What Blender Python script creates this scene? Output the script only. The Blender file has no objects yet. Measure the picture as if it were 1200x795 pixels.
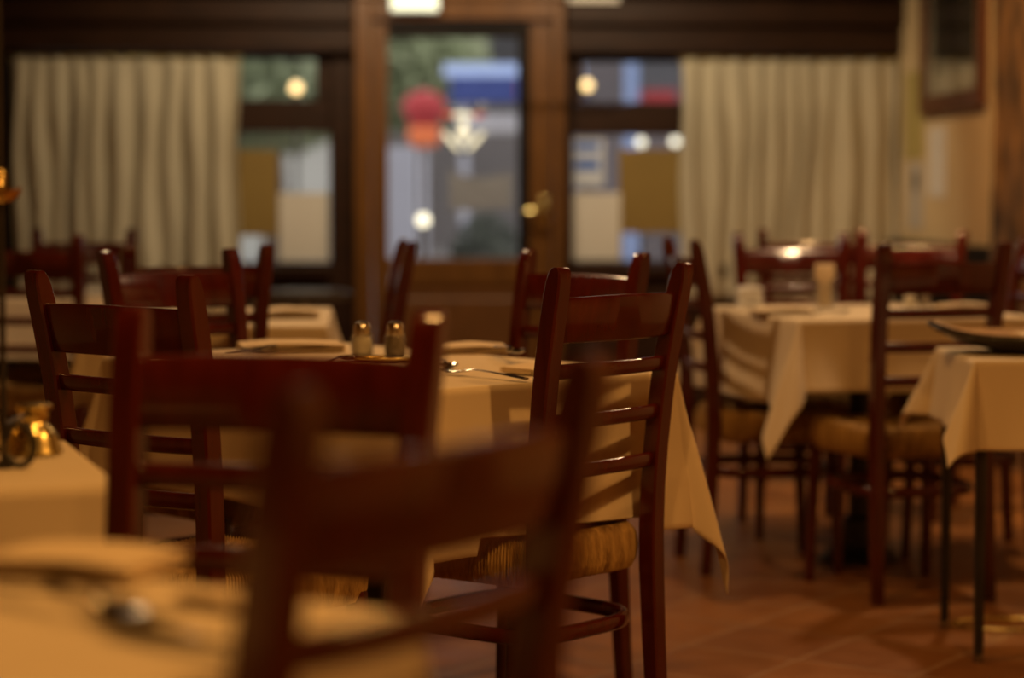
import bpy, bmesh, math, random
from mathutils import Vector, Matrix, noise
R = math.radians
PI = math.pi
sc = bpy.context.scene
COL = sc.collection
random.seed(7)

# ------------------------------------------------------------------ camera
F = 1200 * 50 / 23.5
CAMZ = 1.08
PITCH = math.atan((397.5 - 229) / F)
cd = bpy.data.cameras.new('camera')
cam = bpy.data.objects.new('camera', cd)
COL.objects.link(cam)
cam.location = (0, 0, CAMZ)
cam.rotation_euler = (PI / 2 - PITCH, 0, 0)
cd.sensor_width = 23.5
cd.lens = 50
cd.clip_end = 300
cd.dof.use_dof = True
cd.dof.focus_distance = 3.68
cd.dof.aperture_fstop = 1.2
cd.dof.aperture_blades = 9
sc.camera = cam


def ray(x, y):
    xc, yc = (x - 600) / F, -(y - 397.5) / F
    cp, sp = math.cos(PITCH), math.sin(PITCH)
    return Vector((xc, cp + yc * sp, -sp + yc * cp))


def G(x, y, z=0.0):
    """where the sight line through a photo pixel meets height z (floor, table top)"""
    d = ray(x, y)
    t = (z - CAMZ) / d.z
    return Vector((d.x * t, d.y * t, z))


# room frame: origin in the middle of the doorway, t along the window wall, w outwards
W0 = Vector((-0.268, 10.86, 0))
PHI = R(3)
CW, SW = math.cos(PHI), math.sin(PHI)


def room_to_world(t, w, z=0):
    return Vector((W0.x + t * CW - w * SW, W0.y + t * SW + w * CW, z))


def WL(x, y, w=0.0):
    d = ray(x, y)
    n = Vector((-SW, CW, 0))
    k = (w - (Vector((0, 0, CAMZ)) - W0).dot(n)) / d.dot(n)
    p = Vector((0, 0, CAMZ)) + d * k - W0
    return p.dot(Vector((CW, SW, 0))), p.z


TR = 2.2


def RL(x, y, t=TR):
    d = ray(x, y)
    e = Vector((CW, SW, 0))
    k = (t - (Vector((0, 0, CAMZ)) - W0).dot(e)) / d.dot(e)
    p = Vector((0, 0, CAMZ)) + d * k - W0
    return p.dot(Vector((-SW, CW, 0))), p.z


# ------------------------------------------------------------------ materials
def new_mat(name):
    m = bpy.data.materials.new(name)
    m.use_nodes = True
    nt = m.node_tree
    b = nt.nodes['Principled BSDF']
    return m, nt, b


def nd(nt, typ, **kw):
    n = nt.nodes.new(typ)
    for k, v in kw.items():
        if k in n.inputs:
            n.inputs[k].default_value = v
        else:
            setattr(n, k, v)
    return n


def mottled(name, c1, c2, scale=8, rough=0.5, metal=0.0, bump=0.0, stretch=(1, 1, 1), coat=0.0, spec=0.5,
            bscale=None, detail=4, rough_var=0.0):
    m, nt, b = new_mat(name)
    tc = nd(nt, 'ShaderNodeTexCoord')
    mp = nd(nt, 'ShaderNodeMapping')
    mp.inputs['Scale'].default_value = stretch
    nt.links.new(tc.outputs['Object'], mp.inputs['Vector'])
    nz = nd(nt, 'ShaderNodeTexNoise', Scale=scale, Detail=detail)
    nt.links.new(mp.outputs[0], nz.inputs['Vector'])
    rp = nd(nt, 'ShaderNodeValToRGB')
    rp.color_ramp.elements[0].position = 0.3
    rp.color_ramp.elements[1].position = 0.7
    rp.color_ramp.elements[0].color = (*c1, 1)
    rp.color_ramp.elements[1].color = (*c2, 1)
    nt.links.new(nz.outputs['Fac'], rp.inputs['Fac'])
    nt.links.new(rp.outputs['Color'], b.inputs['Base Color'])
    b.inputs['Roughness'].default_value = rough
    if rough_var:
        mr = nd(nt, 'ShaderNodeMapRange')
        mr.inputs['To Min'].default_value = max(0.02, rough - rough_var)
        mr.inputs['To Max'].default_value = rough + rough_var
        nt.links.new(nz.outputs['Fac'], mr.inputs['Value'])
        nt.links.new(mr.outputs[0], b.inputs['Roughness'])
    b.inputs['Metallic'].default_value = metal
    b.inputs['Specular IOR Level'].default_value = spec
    if coat:
        b.inputs['Coat Weight'].default_value = coat
        b.inputs['Coat Roughness'].default_value = 0.07
    if bump:
        n2 = nd(nt, 'ShaderNodeTexNoise', Scale=bscale or scale * 3, Detail=6)
        nt.links.new(mp.outputs[0], n2.inputs['Vector'])
        bp = nd(nt, 'ShaderNodeBump', Strength=bump, Distance=0.01)
        nt.links.new(n2.outputs['Fac'], bp.inputs['Height'])
        nt.links.new(bp.outputs[0], b.inputs['Normal'])
    return m


M = {}
M['mahogany'] = mottled('mahogany_varnish', (0.055, 0.0050, 0.0018), (0.085, 0.0085, 0.0026), 7, 0.22, stretch=(6, 6, 1), coat=0.4, spec=0.4)
M['rush'] = mottled('woven_rush', (0.24, 0.13, 0.035), (0.56, 0.36, 0.12), 55, 0.65, bump=0.4, bscale=220, stretch=(1, 1, 0.25))
M['walnut'] = mottled('dark_walnut', (0.017, 0.0062, 0.0020), (0.034, 0.0125, 0.0042), 5, 0.5, stretch=(1, 8, 8), spec=0.16)
M['oak'] = mottled('warm_oak', (0.085, 0.031, 0.005), (0.15, 0.057, 0.0095), 5, 0.42, stretch=(9, 9, 1), coat=0.08, spec=0.25)
M['oak_panel'] = mottled('door_panel_oak', (0.10, 0.034, 0.005), (0.15, 0.054, 0.009), 5, 0.42, stretch=(9, 9, 1), coat=0.15)
M['dark_trim'] = mottled('dark_trim', (0.006, 0.0035, 0.0025), (0.011, 0.006, 0.0035), 6, 0.55, spec=0.1)
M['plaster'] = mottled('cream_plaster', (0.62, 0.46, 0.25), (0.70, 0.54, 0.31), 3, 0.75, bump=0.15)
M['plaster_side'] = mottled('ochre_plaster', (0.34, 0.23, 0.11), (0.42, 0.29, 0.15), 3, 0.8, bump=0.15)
M['ceiling'] = mottled('ceiling_brown', (0.10, 0.055, 0.03), (0.15, 0.085, 0.045), 3, 0.8)
M['stone'] = mottled('rough_stone', (0.012, 0.008, 0.005), (0.25, 0.125, 0.04), 11, 0.75, bump=0.8, bscale=24, stretch=(1, 1, 0.45))
M['brass'] = mottled('old_brass', (0.62, 0.47, 0.16), (0.76, 0.60, 0.24), 14, 0.27, metal=1.0, rough_var=0.06)
M['iron'] = mottled('black_iron', (0.014, 0.011, 0.009), (0.025, 0.02, 0.016), 20, 0.42, spec=0.4)
M['steel'] = mottled('cutlery_steel', (0.26, 0.24, 0.20), (0.32, 0.30, 0.25), 14, 0.11, metal=1.0)
M['chrome'] = mottled('cap_metal', (0.72, 0.66, 0.52), (0.78, 0.72, 0.58), 14, 0.2, metal=1.0)
M['black_metal'] = mottled('black_metal', (0.010, 0.009, 0.008), (0.02, 0.018, 0.016), 12, 0.4)
M['card_gold'] = mottled('gold_cardboard', (0.21, 0.125, 0.022), (0.245, 0.148, 0.027), 4, 0.7)
M['card_white'] = mottled('white_card', (0.60, 0.54, 0.46), (0.66, 0.60, 0.51), 4, 0.6)
M['paper'] = mottled('white_paper', (0.70, 0.66, 0.60), (0.76, 0.72, 0.66), 6, 0.7)
M['sticker'] = mottled('sticker_white', (0.52, 0.55, 0.62), (0.58, 0.61, 0.68), 6, 0.6)
M['blue_ink'] = mottled('blue_ink', (0.02, 0.10, 0.42), (0.03, 0.13, 0.5), 6, 0.6)
M['black_ink'] = mottled('black_ink', (0.03, 0.03, 0.03), (0.06, 0.06, 0.06), 6, 0.6)
M['tray_dark'] = mottled('dark_lacquer', (0.012, 0.010, 0.009), (0.022, 0.018, 0.016), 9, 0.3)
M['tray_tan'] = mottled('tan_wood', (0.40, 0.24, 0.09), (0.52, 0.33, 0.14), 7, 0.5, stretch=(1, 6, 6))
M['salt'] = mottled('salt_grains', (0.82, 0.74, 0.56), (0.88, 0.80, 0.62), 60, 0.8)
M['pepper'] = mottled('pepper_grains', (0.20, 0.15, 0.10), (0.36, 0.29, 0.20), 90, 0.8)
M['grey_top'] = mottled('grey_laminate', (0.10, 0.10, 0.085), (0.14, 0.14, 0.12), 6, 0.35)
M['asphalt'] = mottled('pale_paving', (0.30, 0.29, 0.29), (0.38, 0.37, 0.37), 2, 0.8)
M['facade'] = mottled('grey_facade', (0.30, 0.28, 0.28), (0.38, 0.35, 0.35), 0.4, 0.9)
M['facade_pale'] = mottled('pale_facade', (0.50, 0.51, 0.46), (0.60, 0.60, 0.54), 0.4, 0.9)
M['facade_dark'] = mottled('dark_window', (0.05, 0.05, 0.06), (0.09, 0.09, 0.10), 0.8, 0.3)
M['facade_brown'] = mottled('brown_facade', (0.13, 0.115, 0.12), (0.20, 0.175, 0.18), 0.5, 0.9)
M['leaf'] = mottled('leaf_green', (0.20, 0.25, 0.12), (0.36, 0.40, 0.24), 2, 0.7)
M['bark'] = mottled('bark', (0.07, 0.05, 0.035), (0.13, 0.1, 0.07), 8, 0.9, bump=0.5)
M['awning_blue'] = mottled('blue_awning', (0.025, 0.045, 0.20), (0.045, 0.075, 0.28), 3, 0.7)
M['awning_pale'] = mottled('pale_blue_awning', (0.30, 0.42, 0.72), (0.38, 0.5, 0.8), 3, 0.7)
M['red_cloth'] = mottled('red_cloth', (0.36, 0.03, 0.035), (0.46, 0.045, 0.05), 3, 0.7)
M['orange_cloth'] = mottled('orange_cloth', (0.75, 0.16, 0.05), (0.85, 0.22, 0.07), 3, 0.7)
M['white_paint'] = mottled('white_paint', (0.68, 0.68, 0.70), (0.76, 0.76, 0.78), 3, 0.5)
M['cabinet_grey'] = mottled('pale_grey_paint', (0.44, 0.46, 0.54), (0.50, 0.52, 0.60), 2, 0.6)
M['planter'] = mottled('dark_planter', (0.05, 0.05, 0.045), (0.08, 0.08, 0.07), 3, 0.7)
M['shrub'] = mottled('dark_shrub', (0.05, 0.06, 0.045), (0.10, 0.11, 0.085), 4, 0.8)
M['note_grey'] = mottled('grey_note', (0.21, 0.22, 0.26), (0.24, 0.25, 0.29), 4, 0.7)
M['art'] = mottled('dark_print', (0.012, 0.014, 0.010), (0.10, 0.10, 0.06), 5, 0.6, stretch=(1, 2.2, 0.7), detail=6)
M['mat_board'] = mottled('mat_board', (0.55, 0.52, 0.38), (0.62, 0.58, 0.43), 5, 0.8)
M['frame_wood'] = mottled('picture_frame_wood', (0.085, 0.028, 0.012), (0.13, 0.045, 0.018), 5, 0.45, spec=0.2)
M['dark_board'] = mottled('dark_board', (0.02, 0.02, 0.022), (0.03, 0.03, 0.034), 5, 0.5)


def cloth_mat(name, c1, c2, weave=900, transl=0.12):
    m, nt, b = new_mat(name)
    tc = nd(nt, 'ShaderNodeTexCoord')
    nz = nd(nt, 'ShaderNodeTexNoise', Scale=5.0, Detail=3)
    nt.links.new(tc.outputs['Object'], nz.inputs['Vector'])
    mx = nd(nt, 'ShaderNodeMix', data_type='RGBA')
    mx.inputs['A'].default_value = (*c1, 1)
    mx.inputs['B'].default_value = (*c2, 1)
    nt.links.new(nz.outputs['Fac'], mx.inputs['Factor'])
    nt.links.new(mx.outputs['Result'], b.inputs['Base Color'])
    b.inputs['Roughness'].default_value = 0.85
    b.inputs['Sheen Weight'].default_value = 0.15
    b.inputs['Specular IOR Level'].default_value = 0.2
    w = nd(nt, 'ShaderNodeTexNoise', Scale=float(weave), Detail=2)
    nt.links.new(tc.outputs['Object'], w.inputs['Vector'])
    bp = nd(nt, 'ShaderNodeBump', Strength=0.12, Distance=0.002)
    nt.links.new(w.outputs['Fac'], bp.inputs['Height'])
    nt.links.new(bp.outputs[0], b.inputs['Normal'])
    tr = nd(nt, 'ShaderNodeBsdfTranslucent')
    nt.links.new(mx.outputs['Result'], tr.inputs['Color'])
    ms = nd(nt, 'ShaderNodeMixShader', Fac=transl)
    out = nt.nodes['Material Output']
    nt.links.new(b.outputs[0], ms.inputs[1])
    nt.links.new(tr.outputs[0], ms.inputs[2])
    nt.links.new(ms.outputs[0], out.inputs['Surface'])
    return m


M['linen'] = cloth_mat('table_linen', (0.74, 0.62, 0.43), (0.80, 0.68, 0.48))
M['napkin'] = cloth_mat('napkin_linen', (0.72, 0.58, 0.38), (0.78, 0.64, 0.43), transl=0.06)
M['napkin_pale'] = cloth_mat('pale_napkin', (0.74, 0.74, 0.70), (0.8, 0.8, 0.76), transl=0.06)
M['curtain'] = cloth_mat('curtain_linen', (0.62, 0.54, 0.38), (0.70, 0.61, 0.44), weave=500, transl=0.35)


def glass_pane_mat():
    m, nt, b = new_mat('window_glass')
    nt.nodes.remove(b)
    tr = nd(nt, 'ShaderNodeBsdfTransparent')
    tr.inputs['Color'].default_value = (0.93, 0.94, 0.95, 1)
    gl = nd(nt, 'ShaderNodeBsdfGlossy', Roughness=0.03)
    lw = nd(nt, 'ShaderNodeLayerWeight')
    pw = nd(nt, 'ShaderNodeMath', operation='POWER')
    pw.inputs[1].default_value = 4.0
    fr = nd(nt, 'ShaderNodeMath', operation='MULTIPLY_ADD')
    fr.inputs[1].default_value = 0.8
    fr.inputs[2].default_value = 0.045
    nt.links.new(lw.outputs['Facing'], pw.inputs[0])
    nt.links.new(pw.outputs[0], fr.inputs[0])
    ms = nd(nt, 'ShaderNodeMixShader')
    nt.links.new(fr.outputs[0], ms.inputs[0])
    nt.links.new(tr.outputs[0], ms.inputs[1])
    nt.links.new(gl.outputs[0], ms.inputs[2])
    nt.links.new(ms.outputs[0], nt.nodes['Material Output'].inputs['Surface'])
    return m


M['pane'] = glass_pane_mat()


def clear_glass():
    m, nt, b = new_mat('clear_glass')
    b.inputs['Base Color'].default_value = (0.95, 0.95, 0.92, 1)
    b.inputs['Roughness'].default_value = 0.03
    b.inputs['Transmission Weight'].default_value = 1.0
    b.inputs['IOR'].default_value = 1.45
    return m


M['glass'] = clear_glass()


def glow(name, col, s):
    m, nt, b = new_mat(name)
    b.inputs['Base Color'].default_value = (0.8, 0.8, 0.75, 1)
    b.inputs['Emission Color'].default_value = (*col, 1)
    b.inputs['Emission Strength'].default_value = s
    return m


M['glow_warm'] = glow('warm_lamp_globe', (1.0, 0.62, 0.18), 3.2)
M['glow_white'] = glow('white_lamp_globe', (1.0, 0.90, 0.62), 1.9)
M['glow_sign'] = glow('lit_sign_white', (1.0, 0.92, 0.62), 0.75)
M['glow_exit'] = glow('emergency_light', (0.85, 1.0, 0.72), 0.8)
M['sign_red'] = glow('lit_sign_red', (0.8, 0.03, 0.02), 0.25)
M['sign_red'].node_tree.nodes['Principled BSDF'].inputs['Base Color'].default_value = (0.5, 0.02, 0.02, 1)


def tile_mat():
    m, nt, b = new_mat('terracotta_tiles')
    tc = nd(nt, 'ShaderNodeTexCoord')
    mp = nd(nt, 'ShaderNodeMapping')
    mp.inputs['Rotation'].default_value = (0, 0, R(37.5))
    mp.inputs['Location'].default_value = (0.05, 0.16, 0)
    nt.links.new(tc.outputs['Object'], mp.inputs['Vector'])
    br = nd(nt, 'ShaderNodeTexBrick')
    br.offset = 0.0
    br.inputs['Scale'].default_value = 1.0
    br.inputs['Brick Width'].default_value = 0.295
    br.inputs['Row Height'].default_value = 0.295
    br.inputs['Mortar Size'].default_value = 0.008
    br.inputs['Mortar Smooth'].default_value = 0.3
    br.inputs['Bias'].default_value = 0.0
    br.inputs['Color1'].default_value = (0.205, 0.074, 0.0140, 1)
    br.inputs['Color2'].default_value = (0.295, 0.118, 0.025, 1)
    br.inputs['Mortar'].default_value = (0.31, 0.165, 0.075, 1)
    nt.links.new(mp.outputs[0], br.inputs['Vector'])
    nz = nd(nt, 'ShaderNodeTexNoise', Scale=7.0, Detail=6)
    nt.links.new(tc.outputs['Object'], nz.inputs['Vector'])
    mx = nd(nt, 'ShaderNodeMix', data_type='RGBA', blend_type='MULTIPLY')
    mx.inputs['Factor'].default_value = 0.55
    rp = nd(nt, 'ShaderNodeValToRGB')
    rp.color_ramp.elements[0].position = 0.3
    rp.color_ramp.elements[0].color = (0.55, 0.5, 0.45, 1)
    rp.color_ramp.elements[1].position = 0.7
    rp.color_ramp.elements[1].color = (1, 1, 1, 1)
    nt.links.new(nz.outputs['Fac'], rp.inputs['Fac'])
    nt.links.new(br.outputs['Color'], mx.inputs['A'])
    nt.links.new(rp.outputs['Color'], mx.inputs['B'])
    nt.links.new(mx.outputs['Result'], b.inputs['Base Color'])
    mr = nd(nt, 'ShaderNodeMapRange')
    mr.inputs['To Min'].default_value = 0.30
    mr.inputs['To Max'].default_value = 0.52
    nt.links.new(nz.outputs['Fac'], mr.inputs['Value'])
    nt.links.new(mr.outputs[0], b.inputs['Roughness'])
    bp = nd(nt, 'ShaderNodeBump', Strength=0.35, Distance=0.004)
    iv = nd(nt, 'ShaderNodeMath', operation='SUBTRACT')
    iv.inputs[0].default_value = 1.0
    nt.links.new(br.outputs['Fac'], iv.inputs[1])
    ad = nd(nt, 'ShaderNodeMath', operation='ADD')
    nt.links.new(iv.outputs[0], ad.inputs[0])
    nt.links.new(nz.outputs['Fac'], ad.inputs[1])
    nt.links.new(ad.outputs[0], bp.inputs['Height'])
    nt.links.new(bp.outputs[0], b.inputs['Normal'])
    return m


M['tiles'] = tile_mat()


def print_mat(name, base, ink, scale):
    """paper with faint illegible printed lines"""
    m, nt, b = new_mat(name)
    tc = nd(nt, 'ShaderNodeTexCoord')
    w = nd(nt, 'ShaderNodeTexWave', Scale=scale, Distortion=0.0)
    w.bands_direction = 'Z'
    nt.links.new(tc.outputs['Object'], w.inputs['Vector'])
    nz = nd(nt, 'ShaderNodeTexNoise', Scale=60.0, Detail=2)
    nt.links.new(tc.outputs['Object'], nz.inputs['Vector'])
    mu = nd(nt, 'ShaderNodeMath', operation='MULTIPLY')
    nt.links.new(w.outputs['Fac'], mu.inputs[0])
    nt.links.new(nz.outputs['Fac'], mu.inputs[1])
    mx = nd(nt, 'ShaderNodeMix', data_type='RGBA')
    mx.inputs['A'].default_value = (*base, 1)
    mx.inputs['B'].default_value = (*ink, 1)
    nt.links.new(mu.outputs[0], mx.inputs['Factor'])
    nt.links.new(mx.outputs['Result'], b.inputs['Base Color'])
    b.inputs['Roughness'].default_value = 0.7
    return m


M['notice_yellow'] = print_mat('yellow_notice', (0.52, 0.42, 0.14), (0.22, 0.17, 0.06), 22)
M['notice_white'] = print_mat('white_notice', (0.58, 0.53, 0.46), (0.34, 0.30, 0.27), 26)


# ------------------------------------------------------------------ mesh helpers
class MB:
    def __init__(self):
        self.v, self.f = [], []

    def add(self, vs, fs):
        b = len(self.v)
        self.v += [Vector(p) for p in vs]
        self.f += [tuple(b + i for i in f) for f in fs]

    def box(self, lo, hi, bev=0.0):
        bm = bmesh.new()
        bmesh.ops.create_cube(bm, size=1)
        for v in bm.verts:
            v.co = Vector([(lo[i] + hi[i]) / 2 + v.co[i] * (hi[i] - lo[i]) for i in range(3)])
        if bev:
            bmesh.ops.bevel(bm, geom=bm.edges[:], offset=bev, segments=2, affect='EDGES', profile=0.5)
        bm.verts.index_update()
        self.add([v.co.copy() for v in bm.verts], [[v.index for v in f.verts] for f in bm.faces])
        bm.free()
        return self

    def loft(self, loops, cap=True, closed=True):
        n = len(loops[0])
        vs = [p for l in loops for p in l]
        fs = []
        for i in range(len(loops) - 1):
            for j in range(n if closed else n - 1):
                a, b = i * n + j, i * n + (j + 1) % n
                fs.append((a, b, b + n, a + n))
        if cap and closed:
            fs.append(tuple(range(n - 1, -1, -1)))
            fs.append(tuple(range((len(loops) - 1) * n, len(loops) * n)))
        self.add(vs, fs)
        return self

    def lathe(self, prof, seg=32, c=(0, 0, 0), squash=(1, 1)):
        loops = []
        for r, z in prof:
            r = max(r, 1e-4)
            loops.append([(c[0] + squash[0] * r * math.cos(2 * PI * k / seg), c[1] + squash[1] * r * math.sin(2 * PI * k / seg), c[2] + z) for k in range(seg)])
        return self.loft(loops)

    def tube(self, pts, rad, seg=10, closed=False, flat=None):
        """round (or flat = (a, b) elliptical) rod along points"""
        pts = [Vector(p) for p in pts]
        n = len(pts)
        loops = []
        for i, p in enumerate(pts):
            if closed:
                d = pts[(i + 1) % n] - pts[i - 1]
            else:
                d = pts[min(i + 1, n - 1)] - pts[max(i - 1, 0)]
            d.normalize()
            up = Vector((0, 0, 1)) if abs(d.z) < 0.9 else Vector((0, 1, 0))
            s = d.cross(up).normalized()
            u = s.cross(d).normalized()
            r = rad[i] if isinstance(rad, (list, tuple)) else rad
            a, b = flat if flat else (1, 1)
            loops.append([p + s * (math.cos(2 * PI * k / seg) * r * a) + u * (math.sin(2 * PI * k / seg) * r * b) for k in range(seg)])
        if closed:
            loops.append(loops[0])
            return self.loft(loops, cap=False)
        return self.loft(loops)

    def build(self, name, mat, parent=None, smooth=True, loc=None, rot=0.0, angle=35):
        me = bpy.data.meshes.new(name)
        me.from_pydata([tuple(v) for v in self.v], [], self.f)
        bm = bmesh.new()
        bm.from_mesh(me)
        bmesh.ops.remove_doubles(bm, verts=bm.verts, dist=1e-6)
        bmesh.ops.recalc_face_normals(bm, faces=bm.faces)
        bm.to_mesh(me)
        bm.free()
        me.materials.append(mat)
        if smooth:
            me.shade_smooth()
            me.set_sharp_from_angle(angle=R(angle))
        o = bpy.data.objects.new(name, me)
        COL.objects.link(o)
        if parent:
            o.parent = parent
        if loc is not None:
            o.location = loc
        o.rotation_euler.z = rot
        return o


def tag(o, label, cat, group=None):
    o['label'] = label
    o['category'] = cat
    if group:
        o['group'] = group
    return o


def thing(name, label, cat, loc=(0, 0, 0), rot=0.0, group=None):
    o = bpy.data.objects.new(name, None)
    o.empty_display_size = 0.1
    COL.objects.link(o)
    o.location = loc
    o.rotation_euler.z = rot
    return tag(o, label, cat, group)


def struct(o):
    o['kind'] = 'structure'
    return o


def dup(root, loc, rot, label, group=None):
    r = root.copy()
    COL.objects.link(r)
    r.location = loc
    r.rotation_euler.z = rot
    r['label'] = label
    if group:
        r['group'] = group
    for ch in list(root.children):
        c = ch.copy()
        COL.objects.link(c)
        c.parent = r
        for g in list(ch.children):
            d = g.copy()
            COL.objects.link(d)
            d.parent = c
    return r


def in_room(o):
    o.location = (W0.x, W0.y, 0)
    o.rotation_euler.z = PHI
    return o


def rect8(w, d, c=0.25):
    """octagonal (eased) rectangle outline"""
    k = min(w, d) * c
    a, b = w / 2, d / 2
    return [(a, b - k), (a - k, b), (-a + k, b), (-a, b - k), (-a, -b + k), (-a + k, -b), (a - k, -b), (a, -b + k)]


# ------------------------------------------------------------------ the room shell
rm = lambda mb, name, mat, **kw: struct(in_room(mb.build(name, mat, **kw)))
FLOOR_LO, CEIL = -12.6, 2.75
TL = -2.33
rm(MB().box((TL - 0.2, FLOOR_LO - 0.2, -0.12), (TR + 0.2, 0.35, 0)), 'floor', M['tiles'], smooth=False)
rm(MB().box((TL - 0.2, FLOOR_LO - 0.2, CEIL), (TR + 0.2, 0.3, CEIL + 0.12)), 'ceiling', M['ceiling'], smooth=False)
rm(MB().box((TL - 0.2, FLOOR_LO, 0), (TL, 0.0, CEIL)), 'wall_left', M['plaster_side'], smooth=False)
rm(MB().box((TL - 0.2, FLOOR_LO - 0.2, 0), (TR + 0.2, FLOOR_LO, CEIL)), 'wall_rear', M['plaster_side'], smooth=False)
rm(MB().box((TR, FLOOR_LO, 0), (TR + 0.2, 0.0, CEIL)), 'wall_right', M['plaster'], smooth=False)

# edges of the openings measured on the window wall
tx = lambda x: WL(x, 228)[0]
zy = lambda y, x=537: WL(x, y)[1]
tA, tB = tx(18), tx(390)           # left window opening
tC, tD = tx(416), tx(661)          # door frame
tE, tF = tx(662), tx(1046)         # right window opening
zTop, zBot = zy(64), zy(311)
zDoor = zy(24)
wall = MB()
TH = 0.16
wall.box((TL - 0.2, 0, 0), (tA, TH, CEIL))
wall.box((tA, 0, 0), (tB, TH, zBot))
wall.box((tA, 0, zTop), (tB, TH, CEIL))
wall.box((tB, 0, 0), (tC + 0.005, TH, CEIL))
wall.box((tC + 0.005, 0, zDoor + 0.10), (tD - 0.005, TH, CEIL))
wall.box((tD - 0.005, 0, 0), (tE + 0.03, TH, CEIL))
wall.box((tE + 0.03, 0, 0), (tF, TH, zBot))
wall.box((tE + 0.03, 0, zTop), (tF, TH, CEIL))
wall.box((tF, 0, 0), (TR + 0.2, TH, CEIL))
# recessed boards below both windows and mouldings above
for a, b in ((tA - 0.05, tB), (tE, tF)):
    n = 4
    for i in range(n):
        l = a + (b - a) * i / n
        r = a + (b - a) * (i + 1) / n
        wall.box((l + 0.03, -0.018, 0.14), (r - 0.03, 0.004, zBot - 0.12), 0.006)
rm(wall, 'wall_back', M['walnut'], smooth=False)
# two beams across the top
zb1, zb0 = zy(31), zy(62)
rm(MB().box((TL, -0.10, zb0), (tC - 0.002, 0.0, zb1 - 0.012), 0.006).box((tD + 0.002, -0.10, zb0), (tx(1058), 0.0, zb1 - 0.012), 0.006), 'trim_1', M['walnut'], smooth=False)
rm(MB().box((TL, -0.15, zb1 + 0.004), (tC - 0.002, 0.0, zy(2)), 0.008).box((tD + 0.002, -0.15, zb1 + 0.004), (tx(1070), 0.0, zy(2)), 0.008), 'trim_2', M['walnut'], smooth=False)
rm(MB().box((TL, -0.2, zy(2) + 0.02), (tC - 0.002, 0.0, zy(2) + 0.3), 0.01).box((tD + 0.002, -0.2, zy(2) + 0.02), (tx(1066), 0.0, zy(2) + 0.3), 0.01), 'trim_3', M['walnut'], smooth=False)
# corner post on the right and dark edge at the left
rm(MB().box((tx(1046), -0.05, 0), (TR - 0.002, -0.001, zb0 - 0.004), 0.006), 'trim_4', M['dark_trim'], smooth=False)
rm(MB().box((TL + 0.002, -0.06, 0), (tx(15), -0.001, zb0 - 0.004), 0.006), 'trim_5', M['dark_trim'], smooth=False)
# sills
rm(MB().box((tA - 0.03, -0.06, zBot - 0.05), (tB - 0.01, 0.05, zBot - 0.002), 0.006), 'trim_6', M['walnut'], smooth=False)
rm(MB().box((tE + 0.035, -0.06, zBot - 0.05), (tF - 0.005, 0.05, zBot - 0.002), 0.006), 'trim_7', M['walnut'], smooth=False)


def window(n, t0, t1, bars, panes):
    w = in_room(bpy.data.objects.new('window_%d' % n, None))
    COL.objects.link(w)
    struct(w)
    fr = MB()
    for b in bars:
        fr.box((b[0], 0.02, b[2]), (b[1], 0.10, b[3]), 0.006)
    fr.build('window_frame', M['walnut'], w, smooth=False)
    for p in panes:
        MB().box((p[0], 0.055, p[2]), (p[1], 0.061, p[3])).build('pane', M['pane'], w, smooth=False)
    return w


zt1, zt2 = zy(117), zy(155)
zu = zy(69)
e = 0.001
ta1, ta2 = tx(371), tx(386)
window(1, tA, tB,
       [(tA, tA + 0.05, zBot, zTop), (ta2, tB, zBot, zTop), (tA + 0.05, ta2, zBot, zy(307)), (tA + 0.05, ta2, zu, zTop),
        (tA + 0.05, ta2, zt2, zt1), (ta1, ta2, zt1, zu), (tx(268), tx(279), zy(307), zt2)],
       [(tA + 0.05, ta2, zy(307), zt2), (tA + 0.05, ta1, zt1, zu)])
tc1 = tx(665)
tc2 = tx(678)
window(2, tE, tF,
       [(tE + 0.03, tc1 + 0.03, zBot, zTop), (tF - 0.05, tF, zBot, zTop), (tc1 + 0.03, tF - 0.05, zBot, zy(306)), (tc1 + 0.03, tF - 0.05, zy(72), zTop),
        (tc1 + 0.03, tF - 0.05, zy(158), zy(119)), (tc1 + 0.03, tc2 + 0.02, zy(119), zy(72)), (tx(806), tx(818), zy(306), zy(158))],
       [(tc1 + 0.03, tF - 0.05, zy(306), zy(158)), (tc2 + 0.02, tF - 0.05, zy(119), zy(72))])

# door: frame, leaf with stiles, glass, lower panel and handle
door = in_room(bpy.data.objects.new('door_1', None))
COL.objects.link(door)
struct(door)
f = MB()
f.box((tC, -0.06, 0), (tx(436), TH, zDoor + 0.10), 0.008)
f.box((tx(648), -0.06, 0), (tD, TH, zDoor + 0.10), 0.008)
f.box((tx(436), -0.06, zDoor), (tx(648), TH, zDoor + 0.10), 0.008)
f.box((tC - 0.002, -0.085, zDoor + 0.10), (tD + 0.002, 0.0, zDoor + 0.16), 0.008)
f.build('door_frame', M['oak'], door, smooth=False)
gl, gr, gb, gt = tx(455), tx(607), zy(303), zy(44)
l = MB()
l.box((tx(436) + 0.003, 0.0, 0.01), (gl, 0.05, zDoor - 0.004), 0.005)
l.box((tx(621), 0.0, 0.01), (tx(648) - 0.003, 0.05, zDoor - 0.004), 0.005)
l.box((gl, 0.0, zy(335)), (tx(621), 0.05, gb), 0.005)
l.box((gl, 0.0, 0.01), (tx(621), 0.05, 0.14), 0.005)
l.build('door_leaf', M['oak'], door, smooth=False)
MB().box((gl, 0.015, 0.14), (tx(621), 0.04, zy(335))).box((gl + 0.06, 0.003, 0.20), (tx(621) - 0.06, 0.02, zy(335) - 0.06), 0.01).build('door_panel', M['oak_panel'], door, smooth=False)
b = MB()
b.box((gl, -0.006, gt), (tx(621), 0.05, zDoor - 0.004), 0.004)
b.box((gr, -0.006, gb), (tx(621), 0.05, gt), 0.004)
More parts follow.
